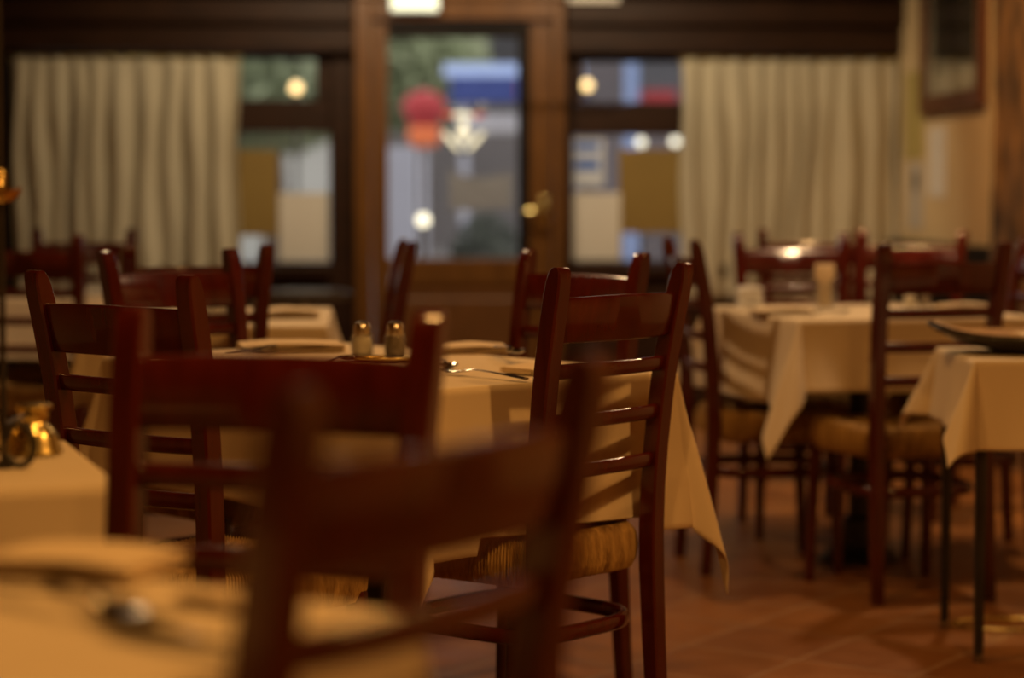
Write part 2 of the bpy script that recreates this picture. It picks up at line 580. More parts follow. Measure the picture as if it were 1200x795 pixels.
b.build('glazing_bead', M['dark_trim'], door, smooth=False)
MB().box((gl, 0.022, gb), (gr, 0.028, gt)).build('pane', M['pane'], door, smooth=False)
ht, hz = WL(637, 246)
h = MB()
h.box((ht - 0.02, -0.068, hz - 0.085), (ht + 0.02, -0.0605, hz + 0.065), 0.003)
h.tube([(ht, -0.065, hz), (ht, -0.10, hz), (ht - 0.015, -0.11, hz), (ht - 0.10, -0.11, hz - 0.004)], 0.009)
h.build('door_handle', M['brass'], door)
kt, kz = WL(619, 145)
MB().lathe([(0.0, 0), (0.02, 0), (0.024, 0.008), (0.018, 0.018), (0.0, 0.02)], 20).build('lock_knob', M['brass'], door)
k = door.children[-1]
k.location = (kt + 0.015, -0.001, kz)
k.rotation_euler = (PI / 2, 0, 0)

# dado and the rough stone pier on the right wall
wr0 = RL(1160, 200, TR - 0.08)[0]
rm(MB().box((TR - 0.03, wr0 + 0.003, 0), (TR - 0.001, -0.052, 0.83), 0.004).box((TR - 0.045, wr0 + 0.003, 0.83), (TR - 0.001, -0.052, 0.862), 0.006), 'baseboard_right', M['dark_trim'], smooth=False)
pier = MB()
y0, y1 = wr0 - 2.3, wr0
ny, nz_ = 60, 70
vs, fs = [], []
for i in range(ny + 1):
    for j in range(nz_ + 1):
        yy = y0 + (y1 - y0) * i / ny
        zz = CEIL * j / nz_
        q = Vector((yy * 3.2, zz * 2.0, 3.1))
        dd = 0.035 * noise.fractal(q, 1.0, 2.0, 5) + 0.02 * abs(noise.noise(q * 2.3))
        if i in (0, ny):
            dd *= 0.3
        vs.append((TR - 0.075 + max(-0.05, min(0.05, dd)), yy, zz))
for i in range(ny):
    for j in range(nz_):
        a = i * (nz_ + 1) + j
        fs.append((a, a + nz_ + 1, a + nz_ + 2, a + 1))
nb = len(vs)
pier.add(vs, fs)
for i in (0, ny):
    vs2 = [vs[i * (nz_ + 1) + j] for j in range(nz_ + 1)]
    vs3 = [(TR - 0.001, p[1], p[2]) for p in vs2]
    pier.add(vs2 + vs3, [(j, j + 1, j + 2 + nz_, j + 1 + nz_) for j in range(nz_)])
rm(pier, 'wall_pier', M['stone'], angle=60)

# ------------------------------------------------------------------ curtains


def curtain(t0, t1, z0, z1, seed, lean):
    rnd = random.Random(seed)
    n, m = 220, 26
    pl = []
    p = 0
    while p < 1.0:
        wdt = rnd.uniform(0.06, 0.13)
        pl.append((p, wdt, rnd.uniform(0.6, 1.15)))
        p += wdt
    def depth(s):
        for a, wdt, am in pl:
            if a <= s < a + wdt:
                return am * (0.5 - 0.5 * math.cos(2 * PI * (s - a) / wdt))
        return 0
    vs, fs = [], []
    for j in range(m + 1):
        v = j / m
        z = z1 + (z0 - z1) * v
        for i in range(n + 1):
            u = i / n
            amp = 0.028 + 0.062 * min(1, v * 3)
            t = t0 + (t1 - t0) * u + lean(u) * v * v + 0.008 * math.sin(9 * v + 20 * u)
            uu = min(0.9999, max(0, u + 0.006 * math.sin(5 * v + 8 * u)))
            w = -0.040 - amp * depth(uu) - 0.005 * math.sin(37 * u + 3 * v)
            vs.append((t, w, z))
    for j in range(m):
        for i in range(n):
            a = j * (n + 1) + i
            fs.append((a, a + 1, a + n + 2, a + n + 1))
    mb = MB()
    mb.add(vs, fs)
    return mb


def make_curtain(t0, t1, seed, lean, label):
    base = room_to_world(0, 0)
    root = thing('curtain', label, 'curtain', (base.x, base.y, 0), PHI)
    z1, z0 = zy(66), zy(352)
    o = curtain(t0, t1, z0, z1 - 0.015, seed, lean).build('drape', M['curtain'], root, angle=80)
    so = o.modifiers.new('thickness', 'SOLIDIFY')
    so.thickness = 0.002
    MB().tube([(t0 - 0.02, -0.055, z1 - 0.012), (t1 + 0.02, -0.055, z1 - 0.012)], 0.008).build('curtain_rod', M['brass'], root)
    hd = MB()
    n = 16
    for i in range(n + 1):
        t = t0 + 0.01 + (t1 - t0 - 0.02) * i / n
        hd.tube([(t + 0.0001, -0.055 + 0.012 * math.cos(a), z1 - 0.012 + 0.012 * math.sin(a)) for a in [2 * PI * q / 12 for q in range(12)]], 0.0016, 6, closed=True)
    hd.build('curtain_rings', M['brass'], root)['kind'] = 'stuff'
    return root


make_curtain(tx(17), tx(281), 3, lambda u: 0.0, 'cream pleated curtain left of the door, over the window with one gold board')
make_curtain(tx(797), tx(1043), 11, lambda u: -0.10 * max(0, math.sin(u * PI)) * u, 'cream pleated curtain right of the door, next to the plastered side wall')

# ------------------------------------------------------------------ things on the window wall


def board(name, label, cat, x0, y0, x1, y1, mat, w=-0.004, th=0.004, group=None):
    ta, za = WL(x0, y0, w)
    tb, zb = WL(x1, y1, w)
    p = room_to_world((ta + tb) / 2, w, min(za, zb))
    a, hh = abs(tb - ta) / 2, abs(za - zb)
    mb = MB().box((-a, -th / 2, 0), (a, th / 2, hh), 0.001)
    o = mb.build(name, mat, smooth=False, loc=p, rot=PHI)
    return tag(o, label, cat, group), a, hh


board('menu_board', 'gold cardboard beside the left curtain edge, hung in the window', 'board', 279, 176, 326, 276, M['card_gold'], 0.048, 0.008)
board('menu_board', 'wide gold cardboard beside the right curtain, hung in the window', 'board', 725, 175, 799, 273, M['card_gold'], 0.048, 0.008)
board('window_card', 'blank white card in the window left of the door', 'card', 327, 226, 386, 306, M['card_white'], 0.044, 0.004)
board('window_card', 'blank white card in the window below the blue and white sticker', 'card', 668, 226, 727, 305, M['card_white'], 0.044, 0.004)
stk, sa, sh = board('window_sticker', 'pale sticker with two blue bars on the window glass right of the door', 'sticker', 668, 163, 708, 218, M['sticker'], 0.05, 0.003)
MB().box((-sa * 0.72, -0.0022, sh * 0.74), (sa * 0.72, -0.0014, sh * 0.92)).build('blue_bar', M['blue_ink'], stk, smooth=False)
MB().box((-sa * 0.72, -0.0022, sh * 0.34), (sa * 0.72, -0.0014, sh * 0.56)).build('blue_bar', M['blue_ink'], stk, smooth=False)

# crumpled grey note on the door glass
pt = [WL(x, y, 0.012) for x, y in ((527, 246), (526, 200), (545, 206), (565, 209), (585, 205), (600, 203), (601, 244), (565, 246))]
cz = min(p[1] for p in pt)
ct = sum(p[0] for p in pt) / len(pt)
n8 = len(pt)
mb = MB()
vs = [(p[0] - ct, 0.003 * math.sin(i * 2.1), p[1] - cz) for i, p in enumerate(pt)] + [(p[0] - ct, 0.003 * math.sin(i * 2.1) - 0.002, p[1] - cz) for i, p in enumerate(pt)]
mb.add(vs, [tuple(range(n8)), tuple(range(2 * n8 - 1, n8 - 1, -1))] + [(i, (i + 1) % n8, (i + 1) % n8 + n8, i + n8) for i in range(n8)])
tag(mb.build('paper_note', M['note_grey'], smooth=False, loc=room_to_world(ct, 0.012, cz), rot=PHI), 'grey paper with a wavy top edge stuck low on the door glass', 'paper')

# lit V-shaped sign on the door glass
st, sz = WL(543, 178, 0.006)
sign = thing('lit_sign', 'small glowing white V shaped sign with red ends on the door glass', 'sign', room_to_world(st, 0.006, sz), PHI)
def seg_bar(a, b, r, mat, name):
    pts = [Vector(a).lerp(Vector(b), q / 6) for q in range(7)]
    rr = [r * q for q in (0.45, 0.9, 1, 1, 1, 0.9, 0.45)]
    MB().tube(pts, rr, 10).build(name, mat, sign)
px = 1 / 237.0
def sp(x, y):
    return ((x - 543) * px, -0.024, (178 - y) * px)
seg_bar((sp(519, 153)[0], 0.002, sp(519, 153)[2]), (sp(542, 180)[0], 0.002, sp(542, 180)[2]), 0.020, M['dark_trim'], 'backing')
seg_bar((sp(567, 153)[0], 0.002, sp(567, 153)[2]), (sp(544, 180)[0], 0.002, sp(544, 180)[2]), 0.020, M['dark_trim'], 'backing')
seg_bar(sp(519, 155), sp(539, 177), 0.0125, M['glow_sign'], 'arm')
seg_bar(sp(567, 155), sp(547, 177), 0.0125, M['glow_sign'], 'arm')
seg_bar(sp(531, 135), sp(555, 135), 0.012, M['glow_sign'], 'crossbar')
seg_bar(sp(519, 134), sp(531, 136), 0.014, M['sign_red'], 'red_tip')
seg_bar(sp(555, 136), sp(567, 134), 0.014, M['sign_red'], 'red_tip')
MB().lathe([(0, -0.055), (0.012, -0.045), (0.024, -0.02), (0.030, 0.0), (0.018, 0.025), (0.010, 0.05), (0, 0.058)], 20, sp(543, 155), (1, 0.5)).build('centre', M['glow_sign'], sign)

# emergency light above the door
et, ez = WL(486, 14, -0.13)
em = thing('emergency_light', 'glowing white emergency light above the door', 'lamp', room_to_world(et, -0.13, ez), PHI)
MB().box((-0.12, 0.0, 0.0), (0.12, 0.07, 0.12), 0.008).build('housing', M['white_paint'], em, smooth=False)
MB().box((-0.115, -0.012, 0.006), (0.115, -0.0005, 0.11), 0.004).build('lens', M['glow_exit'], em, smooth=False)
pt_, pz_ = WL(696, 3, -0.16)
pq = thing('ceiling_plate', 'pale plate at the top edge of the beam right of the door', 'plate', room_to_world(pt_, -0.159, pz_), PHI)
MB().box((-0.125, -0.02, 0.0), (0.125, 0.008, 0.10), 0.004).build('plate', M['card_white'], pq, smooth=False)
MB().lathe([(0, 0), (0.008, 0), (0.006, 0.004), (0, 0.005)], 12).build('screw', M['steel'], pq)
pq.children[-1].location = (0.1, -0.02, 0.05)
pq.children[-1].rotation_euler.x = PI / 2

# ------------------------------------------------------------------ things on the right wall


def wall_sheet(name, label, cat, x0, x1, ytop, ybot, mat, out=0.003):
    wa, z1 = RL(x0, ytop)
    wb, _ = RL(x1, ytop)
    _, z0 = RL((x0 + x1) / 2, ybot)
    c = (wa + wb) / 2
    a = abs(wb - wa) / 2
    p = room_to_world(TR - out - 0.001, c, z0)
    o = MB().box((-out / 2, -a, 0), (out / 2, a, z1 - z0), 0.0008).build(name, mat, smooth=False, loc=p, rot=PHI)
    return tag(o, label, cat), a, z1 - z0


wall_sheet('wall_notice', 'tall yellowish printed notice on the cream wall left of the picture', 'notice', 1062, 1084, 86, 186, M['notice_yellow'])
wn, na, nh = wall_sheet('wall_notice', 'white printed notice with a black mark, below the yellowish one', 'notice', 1066, 1083, 191, 268, M['notice_white'])
MB().lathe([(0, -0.06), (0.035, -0.035), (0.05, 0.0), (0.03, 0.04), (0, 0.06)], 14, (0, 0, nh * 0.72), (0.02, 1)).build('black_mark', M['black_ink'], wn)
wn.children[-1].location.x = -0.0022
wall_sheet('wall_notice', 'plain pale sheet on the cream wall under the picture', 'notice', 1090, 1110, 150, 231, M['paper'])

wa, zp0 = RL(1085, 136)
wb, _ = RL(1158, 130)
pc = (wa + wb) / 2
pa = abs(wb - wa) / 2
ph = 1.0
pic = thing('framed_picture', 'dark framed picture with pale mat hanging on the cream wall', 'picture', room_to_world(TR - 0.002, pc, zp0), PHI)
fw = 0.085
fr = MB()
fr.box((-0.035, -pa, 0), (-0.001, pa, fw), 0.006)
fr.box((-0.035, -pa, ph - fw), (-0.001, pa, ph), 0.006)
fr.box((-0.035, -pa, fw), (-0.001, -pa + fw, ph - fw), 0.006)
fr.box((-0.035, pa - fw, fw), (-0.001, pa, ph - fw), 0.006)
fr.build('picture_frame', M['frame_wood'], pic, smooth=False)
MB().box((-0.012, -pa + fw, fw), (-0.003, pa - fw, ph - fw)).build('mat', M['mat_board'], pic, smooth=False)
MB().box((-0.0145, -pa + fw + 0.10, fw + 0.10), (-0.0125, pa - fw - 0.12, ph - fw - 0.1)).build('print', M['art'], pic, smooth=False)
MB().box((-0.024, -pa + fw, fw), (-0.022, pa - fw, ph - fw)).build('glass', M['pane'], pic, smooth=False)

# ------------------------------------------------------------------ chair


def post_mb(s):
    mb = MB()
    st = [  # z, x, y, width, depth
        (0.0, 0.166, -0.214, 0.030, 0.031), (0.10, 0.1645, -0.207, 0.032, 0.033), (0.25, 0.1625, -0.199, 0.034, 0.036), (0.38, 0.1615, -0.194, 0.035, 0.038),
        (0.46, 0.1615, -0.193, 0.035, 0.038), (0.54, 0.163, -0.195, 0.035, 0.037), (0.62, 0.1655, -0.200, 0.035, 0.037), (0.70, 0.168, -0.208, 0.035, 0.037),
        (0.78, 0.1705, -0.219, 0.035, 0.037), (0.86, 0.1735, -0.234, 0.035, 0.037), (0.91, 0.1755, -0.2445, 0.035, 0.036), (0.932, 0.1765, -0.249, 0.034, 0.033),
        (0.945, 0.177, -0.2525, 0.034, 0.027), (0.953, 0.1773, -0.2545, 0.033, 0.018), (0.956, 0.1774, -0.2555, 0.031, 0.008)]
    loops = []
    for z, x, y, w, d in st:
        loops.append([(s * x + a, y + b, z) for a, b in rect8(w, d, 0.10)])
    return mb.loft(loops)


def post_at(z):
    tab = [(0.46, 0.1615, -0.193), (0.54, 0.163, -0.195), (0.62, 0.1655, -0.200), (0.70, 0.168, -0.208), (0.78, 0.1705, -0.219), (0.86, 0.1735, -0.234), (0.95, 0.177, -0.254)]
    for a, b in zip(tab, tab[1:]):
        if z <= b[0]:
            q = (z - a[0]) / (b[0] - a[0])
            return a[1] + (b[1] - a[1]) * q, a[2] + (b[2] - a[2]) * q
    return tab[-1][1:]


def rail_mb(zc, h, th, bow, crown=0.0):
    x, y = post_at(zc)
    x -= 0.012
    n = 14
    loops = []
    for i in range(n + 1):
        q = -1 + 2 * i / n
        yy = y - bow * (1 - q * q)
        hh = h / 2
        top = hh + crown * (1 - q * q)
        slope = (post_at(zc + 0.02)[1] - post_at(zc - 0.02)[1]) / 0.04
        pts = []
        for a, b in ((th / 2, -hh + 0.004), (th / 2, top - 0.004), (th / 2 - 0.004, top), (-th / 2 + 0.004, top), (-th / 2, top - 0.004), (-th / 2, -hh + 0.004), (-th / 2 + 0.004, -hh), (th / 2 - 0.004, -hh)):
            pts.append((x * q, yy + a + slope * b, zc + b))
        loops.append(pts)
    return MB().loft(loops)


def seat_mb():
    """woven rush seat: strands wrapped over the four rails, running in to the diagonals"""
    N = 46            # strands per side
    per = 4 * N * 3
    rings = []
    # outline by side parameter
    c = [(-0.172, -0.170), (0.172, -0.170), (0.196, 0.176), (-0.196, 0.176)]
    def outline(k, shrink):
        s = k / per * 4
        side = int(s) % 4
        q = s - int(s)
        a, b = Vector(c[side]), Vector(c[(side + 1) % 4])
        p = a.lerp(b, q)
        # eased corners
        p *= 1 - 0.085 * abs(2 * q - 1) ** 10
        edge = 0.010 * (1 - (2 * q - 1) ** 2)
        nrm = Vector((b.y - a.y, -(b.x - a.x))).normalized()
        p -= nrm * edge
        return p * shrink
    prof = [(0.30, 0.388), (0.86, 0.376), (0.955, 0.382), (1.0, 0.402), (1.014, 0.424), (1.0, 0.447), (0.965, 0.460), (0.92, 0.465), (0.80, 0.460), (0.60, 0.452), (0.40, 0.446), (0.2, 0.444), (0.04, 0.444)]
    loops = []
    for i, (sh, z) in enumerate(prof):
        lp = []
        for k in range(per):
            p = outline(k, sh)
            ridge = (0.0, 1.0, 0.45)[k % 3]
            strand = k // 3
            jit = noise.noise(Vector((strand * 3.7, i * 0.6, 1.0)))
            am = 0.0062 * ridge + 0.0030 * jit - 0.0042
            lift = 1 if 3 <= i else 0.4
            if i <= 5 and i >= 2:
                d = p.normalized() * am
                lp.append((p.x + d.x, p.y + d.y, z + 0.002 * jit))
            else:
                lp.append((p.x, p.y, z + am * lift * min(1, sh + 0.2) * (1 if i > 5 else -1)))
        loops.append(lp)
    mb = MB()
    mb.loft(loops)
    return mb


def hoop_mb():
    n, e_ = 64, 3.4
    loops = []
    for k in range(n):
        a = 2 * PI * k / n
        ca, sa_ = math.cos(a), math.sin(a)
        rr = (abs(ca / 0.168) ** e_ + abs(sa_ / 0.176) ** e_) ** (-1 / e_)
        q = (1 - 0.012 / rr)
        cx, cy = ca * rr, sa_ * rr
        h, th = 0.028, 0.018
        lp = []
        for u, v in rect8(th, h, 0.25):
            f_ = 1 + u / rr
            lp.append((cx * f_, cy * f_ - 0.004, 0.29 + v))
        loops.append(lp)
    loops.append(loops[0])
    return MB().loft(loops, cap=False)


def leg_mb(s):
    st = [(0.0, 0.182, 0.172, 0.025, 0.025), (0.15, 0.180, 0.166, 0.029, 0.029), (0.30, 0.176, 0.157, 0.032, 0.032), (0.40, 0.172, 0.150, 0.033, 0.033)]
    return MB().loft([[(s * x + a, y + b, z) for a, b in rect8(w, d, 0.25)] for z, x, y, w, d in st])


chair0 = thing('dining_chair', '', 'chair')
for s in (-1, 1):
    post_mb(s).build('back_post', M['mahogany'], chair0, angle=32)
for s in (-1, 1):
    leg_mb(s).build('front_leg', M['mahogany'], chair0, angle=50)
rail_mb(0.861, 0.080, 0.018, 0.018, 0.003).build('top_rail', M['mahogany'], chair0, angle=50)
for z in (0.770, 0.680, 0.590):
    rail_mb(z, 0.027, 0.016, 0.016).build('slat', M['mahogany'], chair0, angle=50)
seat_mb().build('seat', M['rush'], chair0, angle=70)
hoop_mb().build('hoop_stretcher', M['mahogany'], chair0, angle=50)
first = [True]


def chair(bx, by, nx, ny, label):
    """bx, by: middle of the top of the back; nx, ny: the way the chair faces"""
    l = math.hypot(nx, ny)
    nx, ny = nx / l, ny / l
    loc = (bx + 0.255 * nx, by + 0.255 * ny, 0)
    rot = math.atan2(-nx, ny)
    if first[0]:
        first[0] = False
        chair0.location = loc
        chair0.rotation_euler.z = rot
        chair0['label'] = label
        chair0['group'] = 'mahogany dining chairs'
        return chair0
    return dup(chair0, loc, rot, label, 'mahogany dining chairs')


chair(0.201, 3.89, -0.75, 0.66, 'mahogany ladder-back chair in sharp focus, its bulging rush seat under the middle cloth')
chair(-0.648, 3.50, 0.60, 0.80, 'mahogany chair at the middle table, backrest between brass oil lamp and stacked cutlery')
chair(0.162, 4.88, -0.72, -0.69, 'mahogany chair beyond the middle table, standing before the door panel')
chair(-0.785, 4.99, 0.72, -0.69, 'mahogany chair across the middle table with orange glints on its rails')
chair(-0.038, 1.553, -0.825, 0.563, 'closest and most blurred mahogany chair, drawn up to the cutlery table')
chair(-0.256, 2.395, -0.3046, -0.9525, 'blurred mahogany chair on the far side of the closest cloth-covered table')
chair(0.485, 6.30, 0.98, 0.15, 'mahogany chair seen edge on, tucked at the side of the table with flat napkins')
chair(1.135, 5.70, -0.30, 0.95, 'mahogany chair with its back to us between black-legged stand and shaker table')
chair(0.925, 7.24, 0.08, -1.0, 'mahogany chair facing us behind the napkin holder')
chair(1.10, 8.02, 0.10, 1.0, 'mostly hidden mahogany chair directly before the right curtain, behind the napkin holder chair')
chair(1.40, 7.62, -0.40, -0.92, 'mahogany chair before the dark dado, behind the table with two shakers')
chair(1.595, 6.60, -1.0, 0.0, 'mahogany chair in front of the rough stone pier')
chair(-0.78, 5.42, -0.40, 0.92, 'mahogany chair with its back to us, at the table with folded napkin stack')
chair(-0.29, 6.08, -1.0, -0.12, 'mahogany chair seen edge on below the door glass')
chair(-1.545, 6.88, 0.05, 1.0, 'mahogany chair before the table with wine glasses, under the left curtain')
chair(-1.60, 8.16, -0.05, -1.0, 'mahogany chair closest to the left curtain, behind the wine glasses')

# ------------------------------------------------------------------ tables and cloths


def drape_mb(a, b, over, seed, nn=120, wave=1.0, corner=0.24, crease=True, tip=None):
    """cloth over an a x b top: lies flat, turns over the edges, corners fall in flared cones.
    over = overhang (left -x, right +x, near -y, far +y)"""
    rnd = random.Random(seed)
    ph = [rnd.uniform(0, 6.28) for _ in range(8)]
    ol, orr, on, of = over
    def axis(lo, hi, c0, c1, n):
        s = set()
        for i in range(n + 1):
            s.add(round(lo + (hi - lo) * i / n, 5))
        for c_ in (c0, c1):
            for k in (-0.012, -0.006, 0, 0.003, 0.006, 0.012, 0.02):
                s.add(round(c_ + (k if c_ > 0 else -k), 5))
        return sorted(x for x in s if lo - 1e-6 <= x <= hi + 1e-6)
    us = axis(-a / 2 - ol, a / 2 + orr, -a / 2, a / 2, nn)
    vs_ = axis(-b / 2 - on, b / 2 + of, -b / 2, b / 2, nn)
    P = []
    for v in vs_:
        for u in us:
            cu, cv = max(-a / 2, min(a / 2, u)), max(-b / 2, min(b / 2, v))
            du, dv = u - cu, v - cv
            r = math.hypot(du, dv)
            if r < 1e-7:
                z = 0.002 + 0.0007 * noise.noise(Vector((u * 9, v * 9, seed)))
                if crease:
                    for k in (-1 / 6, 1 / 6):
                        z += 0.0016 * math.exp(-((u - k * a) / 0.006) ** 2) + 0.0016 * math.exp(-((v - k * b) / 0.006) ** 2)
                P.append((u, v, z))
                continue
            dx, dy = du / r, dv / r
            s2 = abs(2 * dx * dy)
            if tip and dx * tip[0] > 0 and dy * tip[1] > 0:
                r *= 1 + tip[2] * s2
            along = (cv if abs(dx) > abs(dy) else cu)
            fold = (0.5 + 0.5 * math.sin(along * 17 + ph[0] + (2 if dx + dy > 0 else 0))) * 0.10 + (0.5 + 0.5 * math.sin(along * 31 + ph[1])) * 0.05
            fold *= wave * min(1.0, r / 0.2)
            # corners swing outwards, with a flute on each side
            phi = math.atan2(abs(dy), abs(dx))
            cone = corner * s2 ** 1.3 + 0.10 * math.sin(4 * phi) ** 2 * min(1.0, r / 0.15) * s2
            k = 0.05 + fold * (1 - s2) + cone
            rho = 0.006 * min(1, r / 0.012) + r * k
            rho = min(rho, r * 0.93)
            if r < 0.012:
                z = 0.002 - r * r / 0.024
            else:
                z = 0.002 - 0.006 - math.sqrt(max(0, (r - 0.006) ** 2 - (r * k) ** 2))
            # hem ripples
            wob = 0.004 * math.sin(along * 40 + ph[2]) * r
            # a fold swings sideways along the edge
            end = (b if abs(dx) > abs(dy) else a) / 2
            side = 0.035 * wave * math.sin(along * 15 + ph[3]) * r / 0.25 * min(1.0, max(0.0, (end - abs(along)) / 0.10))
            ox, oy = dx * rho, dy * rho
            if abs(dx) > 0.999:
                oy += side * 0.3
            elif abs(dy) > 0.999:
                ox += side * 0.3
            P.append((cu + ox, cv + oy, z + wob))
    nu = len(us)
    fs = [(j * nu + i, j * nu + i + 1, (j + 1) * nu + i + 1, (j + 1) * nu + i) for j in range(len(vs_) - 1) for i in range(nu - 1)]
    mb = MB()
    mb.add(P, fs)
    return mb


def cloth(a, b, over, seed, loc, rot, label, rest=False, **kw):
    mb = drape_mb(a, b, over, seed, **kw)
    if rest:                      # hem lies on the seats it reaches
        T = Matrix.Translation(Vector(loc)) @ Matrix.Rotation(rot, 4, 'Z')
        for ch in [o_ for o_ in COL.objects if o_.name.startswith('dining_chair')]:
            C = Matrix.Translation(ch.location) @ Matrix.Rotation(ch.rotation_euler.z, 4, 'Z')
            X = C.inverted() @ T
            Y = X.inverted()
            for i, p in enumerate(mb.v):
                q_ = X @ p
                if abs(q_.x) < 0.215 and -0.20 < q_.y < 0.21 and q_.z < 0.4725:
                    q_.z = 0.4725 + 0.10 * (0.4725 - q_.z)
                    mb.v[i] = Y @ q_
    o = mb.build('tablecloth', M['linen'], None, loc=loc, rot=rot, angle=75)
    so = o.modifiers.new('thickness', 'SOLIDIFY')
    so.thickness = 0.0014
    so.offset = 1.0
    return tag(o, label, 'tablecloth', 'cream tablecloths')


def pedestal_table(a, b, zt, loc, rot, label, base_r=0.21, cx=0.0, cy=0.0):
    t = thing('dining_table', label, 'table', (loc[0], loc[1], 0), rot, 'cloth covered tables')
    MB().box((-a / 2, -b / 2, zt - 0.03), (a / 2, b / 2, zt), 0.004).build('table_top', M['walnut'], t, smooth=False)
    MB().lathe([(0.02, zt - 0.034), (0.14, zt - 0.034), (0.14, zt - 0.05), (0.035, zt - 0.075), (0.035, 0.14), (0.05, 0.125), (0.055, 0.075), (0.055, 0.044)], 32, (cx, cy, 0)).build('column', M['black_metal'], t)
    MB().lathe([(0, 0.0), (base_r, 0.0), (base_r, 0.012), (base_r - 0.02, 0.02), (0.10, 0.034), (0.06, 0.042), (0, 0.043)], 40, (cx, cy, 0)).build('base', M['black_metal'], t)
    return t


def rect_from(corner, e1, a, b):
    """table whose corner is given, side a along e1, side b along e1 turned left by 90 deg"""
    e1 = Vector(e1).normalized()
    e2 = Vector((-e1.y, e1.x))
    c = Vector(corner) + e1 * a / 2 + e2 * b / 2
    return c, math.atan2(e1.y, e1.x), e1, e2


ZT = 0.737
# middle table
cc, rot, e1, e2 = rect_from((-0.163, 3.79), (0.755, 0.656), 0.63, 1.06)
pedestal_table(0.63, 1.06, ZT, cc, rot, 'table under the cream cloth that carries the small brass shaker tray', 0.19)
cloth(0.63, 1.06, (0.25, 0.262, 0.30, 0.26), 5, (cc.x, cc.y, ZT), rot, 'cream cloth on the middle table, chair shadows striped across its side', corner=0.17, tip=(1, -1, 0.12), rest=True)
CEN = (cc, rot)
# nearest table (bottom left)
u_ = Vector((-0.82, 0.57)).normalized()
v_ = Vector((-u_.y, u_.x))
v_ = -v_ if v_.y > 0 else v_
P1 = Vector((-0.082, 1.750))
c2 = P1 + u_ * 0.275 + v_ * 0.375
rotN = math.atan2(v_.y, v_.x) + PI / 2
pedestal_table(0.55, 0.75, ZT, c2, rotN, 'closest table, under the cloth with blurred spoon and fork', 0.11, 0.0, -0.18)
# local +y = -v (far), local x: u or -u
xl = Vector((math.cos(rotN), math.sin(rotN)))
right_is = -1 if xl.dot(u_) > 0 else 1    # which local x side faces the chair
ov = (0.24, 0.10, 0.24, 0.24) if right_is == 1 else (0.10, 0.24, 0.24, 0.24)
cloth(0.55, 0.75, ov, 9, (c2.x, c2.y, ZT), rotN, 'blurred cream cloth under spoon and fork, on the closest table', wave=0.6, corner=0.12)
# small table with the brass lamp (left edge)
PL = Vector((-0.470, 2.56))
eL = Vector((-0.945, -0.327)).normalized()
fL = Vector((-0.327, 0.945)).normalized()
c3 = PL + eL * 0.40 + fL * 0.235
rotL = math.atan2(-eL.y, -eL.x)
pedestal_table(0.80, 0.47, ZT, c3, rotL, 'table at the left edge, under the brass oil lamp', 0.2)
cloth(0.80, 0.47, (0.2, 0.15, 0.22, 0.2), 13, (c3.x, c3.y, ZT), rotL, 'cream cloth under the brass oil lamp', wave=0.8, corner=0.2)
# right table by the curtain
cR = Vector((1.03, 6.40))
rotR = R(15)
pedestal_table(0.70, 0.74, ZT, cR, rotR, 'round-based table under cloth, left of the black-legged stand', 0.115)
cloth(0.70, 0.74, (0.245, 0.22, 0.20, 0.2), 21, (cR.x, cR.y, ZT), rotR, 'cream cloth with a long pointed corner, under napkin holder and shakers', rest=False, corner=0.36, wave=1.2, tip=(-1, -1, 0.30))
# back left table
cB = Vector((-0.83, 6.12))
rotB = R(4)
pedestal_table(0.62, 0.94, ZT, cB, rotB, 'table before the dark wall, under the cloth with folded napkin stack', 0.115)
cloth(0.62, 0.94, (0.2, 0.14, 0.2, 0.2), 31, (cB.x, cB.y, ZT), rotB, 'cream cloth under tumblers and a folded napkin stack, back left', wave=0.7)
# far left table
cF = Vector((-1.58, 7.52))
pedestal_table(0.74, 0.74, ZT, cF, R(2), 'table by the left curtain, under the cloth with wine glasses', 0.16)
cloth(0.74, 0.74, (0.2, 0.2, 0.2, 0.2), 37, (cF.x, cF.y, ZT), R(2), 'cream cloth under the wine glasses by the left curtain')

# small serving stand with thin black legs at the right edge
ZS = 0.70
sx0, sx1, sy0, sy1 = 1.062, 1.56, 4.97, 5.40
stand = thing('serving_stand', 'small serving stand with thin black metal legs at the right edge', 'table', ((sx0 + sx1) / 2, (sy0 + sy1) / 2, 0))
hx, hy = (sx1 - sx0) / 2, (sy1 - sy0) / 2
MB().box((-hx, -hy, ZS - 0.022), (hx, hy, ZS), 0.004).build('table_top', M['walnut'], stand, smooth=False)
for sx in (-1, 1):
    for sy in (-1, 1):
        MB().loft([[(sx * (hx - 0.018) + a, sy * (hy - 0.02 + (0.0 if z > 0.2 else 0.004)) + b_, z) for a, b_ in rect8(w, w, 0.2)] for z, w in ((0.02, 0.021), (0.3, 0.024), (ZS - 0.023, 0.026))]).build('leg', M['black_metal'], stand)
        lg = stand.children[-1]
        MB().lathe([(0, 0), (0.012, 0), (0.013, 0.008), (0.011, 0.019), (0, 0.0195)], 12, (sx * (hx - 0.018), sy * (hy - 0.016), 0)).build('foot_cap', M['steel'], lg)
fr = MB()
for sy in (-1, 1):
    fr.box((-hx + 0.03, sy * (hy - 0.02) - 0.008, ZS - 0.06), (hx - 0.03, sy * (hy - 0.02) + 0.008, ZS - 0.024), 0.002)
for sx in (-1, 1):
    fr.box((sx * (hx - 0.018) - 0.008, -hy + 0.032, ZS - 0.06), (sx * (hx - 0.018) + 0.008, hy - 0.032, ZS - 0.024), 0.002)
fr.build('apron', M['black_metal'], stand, smooth=False)
br = MB()
br.tube([(-hx + 0.018, hy - 0.035, 0.52), (-hx + 0.018, hy - 0.17, ZS - 0.062)], 0.006)
br.build('brace', M['black_metal'], stand)
